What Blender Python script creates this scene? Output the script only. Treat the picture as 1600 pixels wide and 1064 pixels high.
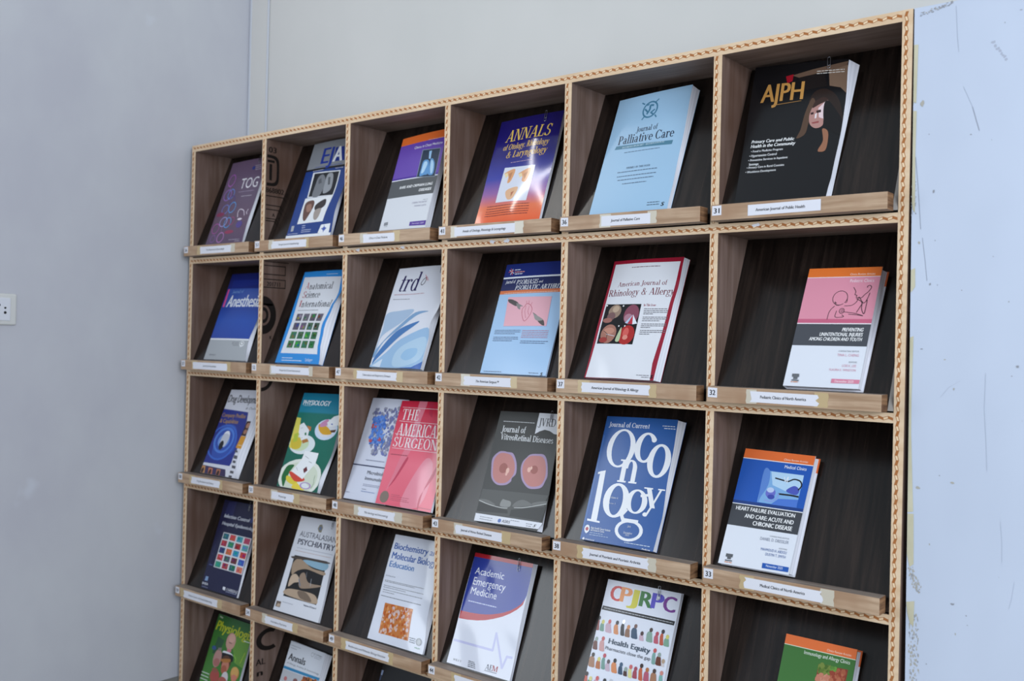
import bpy, bmesh, math, random
from mathutils import Vector, Euler
random.seed(7)
for _o in list(bpy.data.objects): bpy.data.objects.remove(_o)
SC = bpy.context.scene
COL = SC.collection
H = 1.945                      # height of the underside of the rack's top board

# ------------------------------------------------------------------ camera
cam_d = bpy.data.cameras.new('camera'); cam = bpy.data.objects.new('camera', cam_d); COL.objects.link(cam)
cam.location = (0.61280, -1.92185, -0.63770 + H)
cam.rotation_euler = (1.5747898, -0.0240394, 0.681905)
cam_d.sensor_width = 36.0; cam_d.lens = 1529.66 / 1600 * 36.0
cam_d.clip_start = 0.05
cam_d.dof.use_dof = True; cam_d.dof.focus_distance = 2.25; cam_d.dof.aperture_fstop = 3.6
SC.camera = cam

# ------------------------------------------------------------------ light
w = bpy.data.worlds.new('daylight'); SC.world = w; w.use_nodes = True
bg = w.node_tree.nodes['Background']
bg.inputs[0].default_value = (0.80, 0.90, 1.0, 1); bg.inputs[1].default_value = 0.52
def area(name, loc, target, sx, sy, power, col):
    l = bpy.data.lights.new(name, 'AREA'); l.shape = 'RECTANGLE'; l.size = sx; l.size_y = sy
    l.energy = power; l.color = col
    o = bpy.data.objects.new(name, l); COL.objects.link(o); o.location = loc
    o.rotation_euler = (Vector(target) - Vector(loc)).to_track_quat('-Z', 'Y').to_euler()
    return o
area('window_daylight', (-2.38, -1.85, 1.68), (0, -1.6, 1.45), 1.3, 1.45, 28, (0.86, 0.93, 1.0))
area('far_window_daylight', (3.0, -2.7, 2.1), (-0.9, 0, 1.2), 1.9, 1.8, 150, (0.82, 0.90, 1.0))
area('tube_lamp', (-2.36, -1.15, 3.05), (-0.6, -0.4, 1.6), 0.06, 1.2, 6, (1.0, 0.98, 0.94))
vs = SC.view_settings
vs.view_transform = 'Standard'; vs.look = 'None'; vs.gamma = 1.0; vs.use_curve_mapping = False
vs.exposure = -0.12

# ------------------------------------------------------------------ materials
def lin(h):
    c = [int(h[i:i+2], 16) / 255 for i in (0, 2, 4)]
    return [x / 12.92 if x <= 0.04045 else ((x + 0.055) / 1.055) ** 2.4 for x in c] + [1]
MATS = {}
def base_mat(name):
    m = bpy.data.materials.new(name); m.use_nodes = True
    return m, m.node_tree, m.node_tree.nodes['Principled BSDF']
def flat(h, rough=0.5, spec=0.5, name=None):
    k = ('flat', h, rough, spec)
    if k not in MATS:
        m, nt, b = base_mat(name or 'print_or_glare_' + h)
        b.inputs['Base Color'].default_value = lin(h); b.inputs['Roughness'].default_value = rough
        b.inputs['Specular IOR Level'].default_value = spec
        MATS[k] = m
    return MATS[k]
def grad(spec, rough):
    k = ('grad', spec, rough)
    if k not in MATS:
        m, nt, b = base_mat('print_or_glare_gradient')
        uv = nt.nodes.new('ShaderNodeUVMap'); uv.uv_map = 'UVMap'
        sp = nt.nodes.new('ShaderNodeSeparateXYZ'); r = nt.nodes.new('ShaderNodeValToRGB')
        nt.links.new(uv.outputs[0], sp.inputs[0]); nt.links.new(sp.outputs[1], r.inputs[0]); nt.links.new(r.outputs[0], b.inputs['Base Color'])
        st = [s.split(',') for s in spec.split()]
        for i, (c, p) in enumerate(st):
            pos = int(p) / 100
            e = r.color_ramp.elements[i] if i < 2 else r.color_ramp.elements.new(pos)
            e.position = pos; e.color = lin(c)
        b.inputs['Roughness'].default_value = rough
        MATS[k] = m
    return MATS[k]
def grained(name, c0, c1, scale, rough=0.6, detail=5, p0=0.35, p1=0.65, bump=0.0, spec=0.3, stain=None):
    if name in MATS: return MATS[name]
    m, nt, b = base_mat(name)
    tc = nt.nodes.new('ShaderNodeTexCoord'); mp = nt.nodes.new('ShaderNodeMapping'); mp.inputs['Scale'].default_value = scale
    nz = nt.nodes.new('ShaderNodeTexNoise'); nz.inputs['Scale'].default_value = 1; nz.inputs['Detail'].default_value = detail
    nz.inputs['Roughness'].default_value = 0.6
    r = nt.nodes.new('ShaderNodeValToRGB')
    r.color_ramp.elements[0].position = p0; r.color_ramp.elements[0].color = lin(c0)
    r.color_ramp.elements[1].position = p1; r.color_ramp.elements[1].color = lin(c1)
    nt.links.new(tc.outputs['Object'], mp.inputs[0]); nt.links.new(mp.outputs[0], nz.inputs['Vector']); nt.links.new(nz.outputs[0], r.inputs[0])
    out = r.outputs[0]
    if stain:
        n2 = nt.nodes.new('ShaderNodeTexNoise'); n2.inputs['Scale'].default_value = stain[1]; n2.inputs['Detail'].default_value = 3
        nt.links.new(tc.outputs['Object'], n2.inputs['Vector'])
        r2 = nt.nodes.new('ShaderNodeValToRGB'); r2.color_ramp.elements[0].position = stain[2]; r2.color_ramp.elements[1].position = stain[3]
        nt.links.new(n2.outputs[0], r2.inputs[0])
        mx = nt.nodes.new('ShaderNodeMix'); mx.data_type = 'RGBA'
        nt.links.new(r2.outputs[0], mx.inputs[0]); nt.links.new(out, mx.inputs[6]); mx.inputs[7].default_value = lin(stain[0])
        out = mx.outputs[2]
    nt.links.new(out, b.inputs['Base Color'])
    b.inputs['Roughness'].default_value = rough; b.inputs['Specular IOR Level'].default_value = spec
    if bump:
        bp = nt.nodes.new('ShaderNodeBump'); bp.inputs['Strength'].default_value = bump; bp.inputs['Distance'].default_value = 0.002
        nt.links.new(nz.outputs[0], bp.inputs['Height']); nt.links.new(bp.outputs[0], b.inputs['Normal'])
    MATS[name] = m
    return m
M_PLY = grained('plywood_vertical', '6c564b', '89736a', (45, 45, 3), 0.6, stain=('5a3e30', 2.6, 0.45, 0.75))
M_PLYH = grained('plywood_horizontal', '7c685d', '9a867c', (3, 45, 45), 0.6, stain=('6c5246', 3, 0.5, 0.8))
M_DARK = grained('dark_laminate', '15100e', '2f2520', (95, 12, 1.3), 0.22, detail=7, p0=.38, p1=.72, spec=0.5)
M_LEDGE = grained('ledge_wood', 'a5866a', 'cdb094', (5, 60, 90), 0.55, detail=6, bump=0.1, stain=('a8866a', 9, 0.45, 0.7))
M_END = grained('end_grain', '4e3222', 'a07a58', (30, 14, 160), 0.7, p0=0.3, p1=0.7)
M_LTOP = grained('ledge_edge', '80726a', 'a6988c', (5, 60, 90), 0.6)
M_CREAM = grained('cream_edging', 'dcbc98', 'ecd2b2', (8, 30, 30), 0.5)
M_BROWN = flat('ae6e3c', 0.5, 0.3, 'edging_brown'); M_LOZ = flat('f2d6b0', 0.45, 0.4, 'edging_light')
M_BACKWALL = grained('back_wall_paint', 'd6d5d1', 'dedcd8', (1.6, 1.6, 1.2), 0.75, detail=3, bump=0.0)
M_LEFTWALL = grained('left_wall_paint', 'c4c4cc', 'cecfd4', (2.2, 2.2, 1.5), 0.75, detail=4, stain=('d6dae4', 4.6, 0.70, 0.80))
M_PAINT = grained('partition_paint', 'c4cdde', 'ccd5e6', (2.5, 2.5, 1.5), 0.55, detail=3)
M_PAPER = flat('e6e6ee', 0.6, 0.3, 'paper'); M_PAGES = flat('ececf4', 0.7, 0.2, 'page_edges')
M_PAGELINE = flat('e0e1ea', 0.7, 0.2, 'page_edge_lines')
M_INK = flat('18181c', 0.6, 0.3, 'black_ink')
M_TAPE = flat('c6ae84', 0.3, 0.5, 'parcel_tape'); M_TAPE2 = flat('cfc6b4', 0.3, 0.5, 'clear_tape')
M_MASK = grained('masking_tape', 'c2bc9e', 'd0cab0', (30, 30, 12), 0.7)
M_STEEL = flat('b8bcc4', 0.25, 0.5, 'steel_wire'); MATS[('flat', 'b8bcc4', 0.25, 0.5)].node_tree.nodes['Principled BSDF'].inputs['Metallic'].default_value = 0.9
M_SCUFF = flat('989aa2', 0.8, 0.2, 'scuff_grey'); M_PEEL = flat('b4b0a6', 0.8, 0.2, 'bare_patch')
M_STENCIL = flat('1d1714', 0.7, 0.2, 'stencil_ink')

# ------------------------------------------------------------------ mesh helpers
class MB:
    def __init__(s): s.v = []; s.f = []; s.m = []; s.mats = []; s.uv = {}; s.n = {}
    def mi(s, mat):
        if mat not in s.mats: s.mats.append(mat)
        return s.mats.index(mat)
    def poly(s, pts, mat, uv=None, nrm=None):
        i = len(s.v)
        if nrm:
            for k, q in enumerate(nrm): s.n[i + k] = q
        s.v += [tuple(p) for p in pts]; s.f.append(tuple(range(i, i + len(pts)))); s.m.append(s.mi(mat))
        if uv: s.uv[len(s.f) - 1] = uv
    def box(s, x0, x1, y0, y1, z0, z1, mat, sides=None):
        P = [(x, y, z) for z in (z0, z1) for y in (y0, y1) for x in (x0, x1)]
        i = len(s.v); s.v += P
        names = ['bottom', 'top', 'front', 'back', 'left', 'right']
        F = [(0, 2, 3, 1), (4, 5, 7, 6), (0, 1, 5, 4), (2, 6, 7, 3), (0, 4, 6, 2), (1, 3, 7, 5)]
        for nme, f in zip(names, F):
            s.f.append(tuple(i + a for a in f)); s.m.append(s.mi((sides or {}).get(nme, mat)))
    def build(s, name, parent=None, smooth=False, bevel=0):
        me = bpy.data.meshes.new(name); me.from_pydata(s.v, [], s.f)
        for m in s.mats: me.materials.append(m)
        for p, k in zip(me.polygons, s.m): p.material_index = k; p.use_smooth = smooth
        if s.uv:
            ul = me.uv_layers.new(name='UVMap')
            for fi, uv in s.uv.items():
                for li, q in zip(me.polygons[fi].loop_indices, uv): ul.data[li].uv = q
        me.update()
        if s.n:
            nl = []
            for p in me.polygons:
                p.use_smooth = True; fn = tuple(p.normal)
                for vi in p.vertices: nl.append(s.n.get(vi, fn))
            me.normals_split_custom_set(nl)
        o = bpy.data.objects.new(name, me); COL.objects.link(o)
        if parent: o.parent = parent
        if bevel:
            b = o.modifiers.new('bevel', 'BEVEL'); b.width = bevel; b.segments = 2; b.limit_method = 'ANGLE'; b.angle_limit = math.radians(50)
        return o
def tag(o, label=None, cat=None, group=None, kind=None):
    for k, v in (('label', label), ('category', cat), ('group', group), ('kind', kind)):
        if v: o[k] = v
    return o
def empty(name, loc, rot=(0, 0, 0)):
    o = bpy.data.objects.new(name, None); COL.objects.link(o); o.location = loc; o.rotation_euler = rot; o.empty_display_size = 0.05
    return o
def tube(mb, path, r, mat, n=6):
    path = [Vector(p) for p in path]; rings = []
    for i, p in enumerate(path):
        d = (path[min(i + 1, len(path) - 1)] - path[max(i - 1, 0)]).normalized()
        a = Vector((0, 1, 0)) if abs(d.y) < 0.9 else Vector((1, 0, 0))
        u = d.cross(a).normalized(); v = d.cross(u)
        b = len(mb.v); rings.append(b)
        mb.v += [tuple(p + r * (math.cos(t) * u + math.sin(t) * v)) for t in [2 * math.pi * k / n for k in range(n)]]
    for a, b in zip(rings, rings[1:]):
        for k in range(n):
            mb.f.append((a + k, a + (k + 1) % n, b + (k + 1) % n, b + k)); mb.m.append(mb.mi(mat))
    for b, rev in ((rings[0], 1), (rings[-1], 0)):
        f = tuple(b + k for k in range(n)); mb.f.append(f[::-1] if rev else f); mb.m.append(mb.mi(mat))

# ------------------------------------------------------------------ lettering
_txt = {}; _lay = {}
def sans(text, bold):
    """2-D outline polygons of a line of sans lettering, cap height 1, starting at x=0; returns (polys, width)"""
    k = (text, bold)
    if k in _txt: return _txt[k]
    cu = bpy.data.curves.new('t', 'FONT'); cu.body = text; cu.resolution_u = 3; cu.size = 1
    ob = bpy.data.objects.new('t', cu); COL.objects.link(ob)
    dg = bpy.context.evaluated_depsgraph_get(); ev = ob.evaluated_get(dg); me = ev.to_mesh()
    V = [(v.co.x, v.co.y) for v in me.vertices]; P = [[V[i] for i in p.vertices] for p in me.polygons]
    ev.to_mesh_clear(); bpy.data.objects.remove(ob); bpy.data.curves.remove(cu)
    if not P: _lay[k] = []; return [], 1
    xs = [x for p in P for x, y in p]; x0, x1 = min(xs), max(xs); ch = 0.729
    Q = [[((x - x0) / ch, y / ch) for x, y in p] for p in P]; K = [0] * len(Q); wd = (x1 - x0) / ch
    if bold:      # heavier weight: the same outlines struck again a little to the side
        e = 0.11 if len(text) == 1 else 0.075 if len(text) < 18 else 0.06
        for i in (1, 2):
            Q = Q + [[(x + e * i / 2, y) for x, y in p] for p in Q[:len(P)]]; K += [i] * len(P)
        wd += e
    _txt[k] = (Q, wd); _lay[k] = K
    return _txt[k]
S_, HL = 0.15, 0.05
class _Pieces(list):
    """glyph pieces; each stroke gets its own hair-thin layer so crossing strokes never coincide"""
    def __init__(s): super().__init__(); s.k = []; s.n = 0; s.hold = False
    def append(s, p):
        if not s.hold: s.n += 1
        super().append(p); s.k.append(s.n)
class Gl:
    def __init__(g): g.p = _Pieces()
    def st(g, x, y0, y1, w=S_): g.p.append([(x, y0), (x + w, y0), (x + w, y1), (x, y1)]); return g
    def hb(g, x0, x1, y, h=HL): g.p.append([(x0, y), (x1, y), (x1, y + h), (x0, y + h)]); return g
    def sf(g, xc, y, w=0.3, h=0.045):
        g.p.append([(xc - w / 2, y), (xc + w / 2, y), (xc + w / 2, y + h), (xc - w / 2, y + h)]); return g
    def dg(g, x0, y0, x1, y1, w): g.p.append([(x0, y0), (x0 + w, y0), (x1 + w, y1), (x1, y1)]); return g
    def bw(g, cx, cy, rx, ry, a0=0, a1=360, s=S_, h=HL, n=28):
        A = [math.radians(a0 + (a1 - a0) * i / n) for i in range(n + 1)]
        g.p.n += 1; g.p.hold = True
        for a, b in zip(A, A[1:]):
            g.p.append([(cx + rx * math.cos(a), cy + ry * math.sin(a)), (cx + rx * math.cos(b), cy + ry * math.sin(b)),
                        (cx + (rx - s) * math.cos(b), cy + (ry - h) * math.sin(b)), (cx + (rx - s) * math.cos(a), cy + (ry - h) * math.sin(a))])
        g.p.hold = False
        return g
    def dot(g, x, y, r=0.085, n=12): g.p.append([(x + r * math.cos(6.2832 * i / n), y + r * math.sin(6.2832 * i / n)) for i in range(n)]); return g
XH = 0.66
def serif_glyph(c):
    g = Gl(); X = XH
    if c == 'A': g.dg(.06, 0, .37, 1, .06).dg(.62, 0, .33, 1, .16).hb(.17, .62, .3).sf(.1, 0, .24).sf(.7, 0, .32); w = .84
    elif c == 'N': g.st(.1, 0, 1, .07).dg(.62, 0, .1, 1, .16).st(.7, 0, 1, .07).sf(.13, 0).sf(.1, .955, .24).sf(.73, .955); w = .9
    elif c == 'L': g.st(.1, 0, 1).sf(.18, .955).hb(.02, .62, 0).st(.57, 0, .25, .05); w = .66
    elif c == 'S': g.bw(.33, .75, .25, .25, 20, 270, .12).bw(.33, .265, .28, .265, -160, 90, .13).st(.52, .72, .95, .05).st(.05, .05, .28, .05); w = .66
    elif c == 'T': g.st(.3, 0, 1).sf(.375, 0).hb(.03, .72, .95).st(.03, .75, 1, .05).st(.67, .75, 1, .05); w = .77
    elif c == 'H': g.st(.1, 0, 1).st(.6, 0, 1).hb(.1, .7, .49).sf(.175, 0).sf(.175, .955).sf(.675, 0).sf(.675, .955); w = .86
    elif c == 'E': g.st(.1, 0, 1).hb(.02, .64, 0).hb(.02, .62, .95).hb(.1, .48, .49).st(.59, 0, .25, .05).st(.57, .76, 1, .05).st(.45, .38, .63, .04); w = .7
    elif c == 'M': g.st(.1, 0, 1, .07).dg(.42, 0, .1, 1, .15).dg(.42, 0, .78, 1, .07).st(.78, 0, 1).sf(.13, 0, .25).sf(.1, .955, .2).sf(.86, 0).sf(.9, .955, .2); w = 1.03
    elif c == 'R': g.st(.1, 0, 1).bw(.36, .74, .27, .26, -90, 90).hb(.1, .38, .95).hb(.1, .38, .48).dg(.58, 0, .33, .5, .17).sf(.175, 0).sf(.14, .955, .24).sf(.7, 0, .22); w = .8
    elif c == 'I': g.st(.1, 0, 1).sf(.175, 0).sf(.175, .955); w = .35
    elif c == 'C': g.bw(.42, .5, .39, .51, 42, 318).st(.7, .68, .97, .05).st(.7, .05, .2, .04); w = .8
    elif c == 'U': g.st(.1, .3, 1).bw(.39, .3, .29, .31, 180, 360, .12).st(.62, .3, 1, .06).sf(.175, .955).sf(.65, .955, .26); w = .82
    elif c == 'G': g.bw(.42, .5, .39, .51, 42, 330).st(.64, .08, .42).sf(.7, .4, .32).st(.7, .68, .97, .05); w = .88
    elif c == 'O': g.bw(.44, .5, .41, .52); w = .88
    elif c == 'P': g.st(.1, 0, 1).bw(.36, .71, .27, .29, -90, 90).hb(.1, .38, .95).hb(.1, .38, .42).sf(.175, 0).sf(.14, .955, .24); w = .68
    elif c == 'J': g.st(.2, -.05, 1).bw(.14, -.05, .21, .2, 180, 360, .12).sf(.275, .955); w = .44
    elif c == 'V': g.dg(.32, 0, .06, 1, .16).dg(.34, 0, .62, 1, .06).sf(.12, .955, .3).sf(.66, .955, .24); w = .78
    elif c == 'W': g.dg(.26, 0, .06, 1, .14).dg(.28, 0, .5, 1, .06).dg(.64, 0, .42, 1, .14).dg(.66, 0, .9, 1, .06).sf(.1, .955, .26).sf(.94, .955, .22); w = 1.03
    elif c == 'Y': g.st(.3, 0, .5).dg(.3, .45, .05, 1, .16).dg(.34, .45, .62, 1, .06).sf(.37, 0).sf(.1, .955, .26).sf(.66, .955, .22); w = .75
    elif c == 'D': g.st(.1, 0, 1).bw(.36, .5, .42, .5, -90, 90).hb(.1, .38, .95).hb(.1, .38, 0).sf(.12, 0, .2).sf(.12, .955, .2); w = .82
    elif c == 'B': g.st(.1, 0, 1).bw(.36, .75, .24, .25, -90, 90).bw(.38, .26, .27, .26, -90, 90).hb(.1, .38, .95).hb(.1, .38, 0).sf(.12, 0, .2).sf(.12, .955, .2); w = .7
    elif c == 'K': g.st(.1, 0, 1).dg(.22, .42, .56, 1, .07).dg(.56, 0, .3, .55, .16).sf(.17, 0).sf(.17, .955).sf(.66, 0, .24).sf(.62, .955, .24); w = .8
    elif c == 'F': g.st(.1, 0, 1).hb(.02, .6, .95).hb(.1, .46, .49).st(.55, .74, 1, .05).sf(.175, 0); w = .62
    elif c == 'a': g.bw(.26, X - .2, .2, .21, 0, 160, .11).st(.33, .06, X - .18, .13).bw(.24, .19, .2, .2, 0, 360, .12).hb(.36, .54, 0, .05); w = .56
    elif c == 'c': g.bw(.3, X / 2, .27, X / 2 + .01, 40, 322, .14).dot(.46, X * .78, .06); w = .54
    elif c == 'd': g.bw(.29, X / 2, .26, X / 2 + .01, 30, 330, .14).st(.41, 0, 1.03, .14).sf(.42, .985, .16).sf(.52, 0, .16); w = .64
    elif c == 'e': g.bw(.3, X / 2, .27, X / 2 + .01, 0, 318, .14).hb(.1, .56, X / 2 - .01); w = .56
    elif c == 'g': g.bw(.28, X * .64, .23, X * .37, 0, 360, .12).bw(.28, -.14, .27, .2, 0, 360, .1).st(.1, .0, .2, .09).hb(.3, .58, X - .08, .07); w = .58
    elif c == 'h': g.st(.08, 0, 1.03, .14).bw(.34, X - .25, .2, .26, 0, 180, .13).st(.41, 0, X - .25, .13).sf(.15, 0, .26).sf(.08, .985, .16).sf(.48, 0, .24); w = .64
    elif c == 'i': g.st(.08, 0, X, .14).sf(.15, 0, .28).sf(.1, X - .045, .18).dot(.15, .9); w = .3
    elif c == 'l': g.st(.09, 0, 1.03, .13).sf(.155, 0, .34).sf(.08, .985, .2); w = .32
    elif c == 'm':
        g.st(.08, 0, X, .14).bw(.32, X - .24, .18, .25, 0, 180, .12).st(.38, 0, X - .24, .12).bw(.6, X - .24, .18, .25, 0, 180, .12).st(.66, 0, X - .24, .12)
        g.sf(.15, 0, .24).sf(.1, X - .045, .16).sf(.44, 0, .22).sf(.73, 0, .24); w = .9
    elif c == 'n': g.st(.08, 0, X, .14).bw(.34, X - .25, .2, .26, 0, 180, .13).st(.41, 0, X - .25, .13).sf(.15, 0, .26).sf(.09, X - .045, .16).sf(.48, 0, .24); w = .64
    elif c == 'o': g.bw(.3, X / 2, .28, X / 2 + .015, 0, 360, .14); w = .6
    elif c == 'r': g.st(.08, 0, X, .14).bw(.34, X - .2, .2, .21, 60, 180, .1).dot(.42, X - .08, .07).sf(.15, 0, .28).sf(.09, X - .045, .16); w = .48
    elif c == 's': g.bw(.23, X * .74, .17, X * .26, 20, 270, .1).bw(.23, X * .265, .2, X * .265, -160, 90, .11).st(.36, X * .7, X * .95, .04).st(.03, .03, .18, .04); w = .46
    elif c == 't': g.st(.14, .1, .88, .14).hb(.03, .38, X - .05).bw(.28, .12, .14, .13, 180, 320, .12); w = .4
    elif c == 'u': g.st(.08, .2, X, .14).bw(.28, .22, .2, .23, 180, 360, .13).st(.4, 0, X, .14).sf(.09, X - .045, .16).sf(.41, X - .045, .16).sf(.5, 0, .16); w = .64
    elif c == 'v': g.dg(.24, 0, .06, X, .14).dg(.26, 0, .47, X, .05).sf(.12, X - .045, .26).sf(.5, X - .045, .2); w = .6
    elif c == 'y': g.dg(.24, 0, .06, X, .14).dg(.12, -.3, .47, X, .06).dot(.13, -.24, .07).sf(.12, X - .045, .26).sf(.5, X - .045, .2); w = .6
    elif c == 'f': g.st(.12, 0, .85, .13).bw(.31, .84, .19, .2, 50, 180, .12).hb(.03, .38, X - .05).sf(.19, 0, .28); w = .38
    elif c == 'b': g.st(.08, 0, 1.03, .14).bw(.34, X / 2, .26, X / 2 + .01, -150, 150, .14).sf(.08, .985, .16); w = .64
    elif c == 'p': g.st(.08, -.3, X, .14).bw(.34, X / 2, .26, X / 2 + .01, -150, 150, .14).sf(.15, -.3, .26); w = .64
    elif c == '&': g.bw(.36, .76, .18, .25, -40, 250, .1).bw(.34, .26, .29, .28, 80, 330, .13).dg(.66, 0, .24, .68, .12).dg(.6, .14, .74, .48, .05).sf(.74, .46, .22); w = .92
    elif c in '.,': g.dot(.12, .06, .07); w = .26
    elif c == '•': g.dot(.2, .45, .1); w = .42
    elif c == '6': g.bw(.3, .3, .26, .3).bw(.5, .4, .46, .58, 110, 180, .13); w = .6
    elif c == '2': g.bw(.28, .74, .22, .26, -30, 170, .12).dg(.06, 0, .4, .62, .12).hb(.05, .54, 0, .08); w = .6
    elif c == '0': g.bw(.3, .5, .26, .5, 0, 360, .12); w = .6
    elif c == '5': g.bw(.28, .3, .24, .3, -150, 120, .12).st(.1, .5, 1, .06).hb(.1, .5, .92, .08); w = .58
    else: return None, .32
    return g.p, w
def serif(text):
    x = 0; P = []; K = []
    for c in text:
        p, w = serif_glyph(c)
        if p: P += [[(a + x, b) for a, b in q] for q in p]; K += p.k
        x += w + 0.02
    serif.layers = K
    xs = [a for q in P for a, b in q]; x0, x1 = min(xs), max(xs)
    return [[(a - x0, b) for a, b in q] for q in P], x1 - x0
def letters(text, font):
    P, wd = serif(text) if font[0] == 'S' else sans(text, 'b' in font)
    letters.layers = serif.layers if font[0] == 'S' else _lay[(text, 'b' in font)]
    if 'i' in font:
        P = [[(x + 0.18 * y, y) for x, y in p] for p in P]; wd += 0.18
    return P, wd

# ------------------------------------------------------------------ journals and books
X0 = [-2.39184163, -1.99626478, -1.59693097, -1.197755, -0.79936866, -0.3994969, 0.0]   # left faces of the upright boards
TH = 0.0195                                                                              # board thickness
ZR = [0.0, -0.38618623, -0.77123898, -1.15775686, -1.54039081, -1.9245]                  # undersides of the shelf boards
LEAN = math.radians(20.0)
INFO = {
 'ajph': ('journal', 'black glossy journal with orange lettering and a photo of a woman holding her head', .22),
 'jpc': ('journal', 'pale blue journal with a round scroll emblem above dark serif lettering', .3),
 'annals': ('journal', 'indigo to orange glossy journal with yellow serif capitals and a white picture panel', .1),
 'chest': ('book', 'purple and white softcover book with glowing lungs on an orange-topped cover', .3),
 'tog': ('journal', 'dull mauve journal with a chain of pink and blue rings on its cover', .3),
 'eja': ('journal', 'dark blue journal with grey top band and two framed pictures of brain and organ specimens', .25),
 'ped': ('book', 'pink and white hardcover book with a line drawing of a baby', .3),
 'rhin': ('journal', 'white journal with crimson border and four round endoscope pictures', .14),
 'psor': ('journal', 'light blue journal with navy top and two hands reaching for a heart on pink', .22),
 'trd': ('journal', 'white journal with big navy lowercase letters above blue sweeping waves', .14),
 'anes': ('journal', 'royal blue journal with white italic title and grey bottom band', .22),
 'anat': ('journal', 'white journal with bright blue border and a grid of small green and grey pictures', .25),
 'heart': ('book', 'blue and white hardcover book with a stethoscope picture under an orange top band', .3),
 'onco': ('journal', 'blue journal covered with huge white serif letters', .25),
 'vit': ('journal', 'dark grey journal with two round pink retina pictures', .4),
 'micro': ('journal', 'white journal with a blue and red molecule, partly behind the red journal', .3),
 'surg': ('journal', 'crumpled glossy red journal with large white serif capitals between thin rules', .12),
 'drug': ('magazine', 'magazine with black title on white and a capsule in a blue swirl', .3),
 'phys': ('journal', 'teal green journal with plates of food and paper notes drawn on its cover', .25),
 'iche': ('journal', 'navy journal with a framed mosaic of small coloured squares', .25),
 'aust': ('journal', 'white journal with navy capitals above a sandy landscape picture', .3),
 'bioc': ('journal', 'white glossy journal with blue title and a mottled orange square picture', .1),
 'aem': ('journal', 'white glossy journal with a blue field and red swoosh above a pale heartbeat line', .1),
 'cpj': ('journal', 'white journal with rainbow capitals and rows of small coloured people', .25),
 'imm': ('book', 'green hardcover book with orange top band and a mottled cell picture', .3),
 'psgt': ('magazine', 'bright green magazine with yellow title and several painted portraits', .25),
 'anal': ('journal', 'white journal with bold black title and a blue stripe', .3),
 'dark': ('journal', 'black journal with a small pale blue emblem, topmost edge just in view', .25),
}
FRONT = {}
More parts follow.
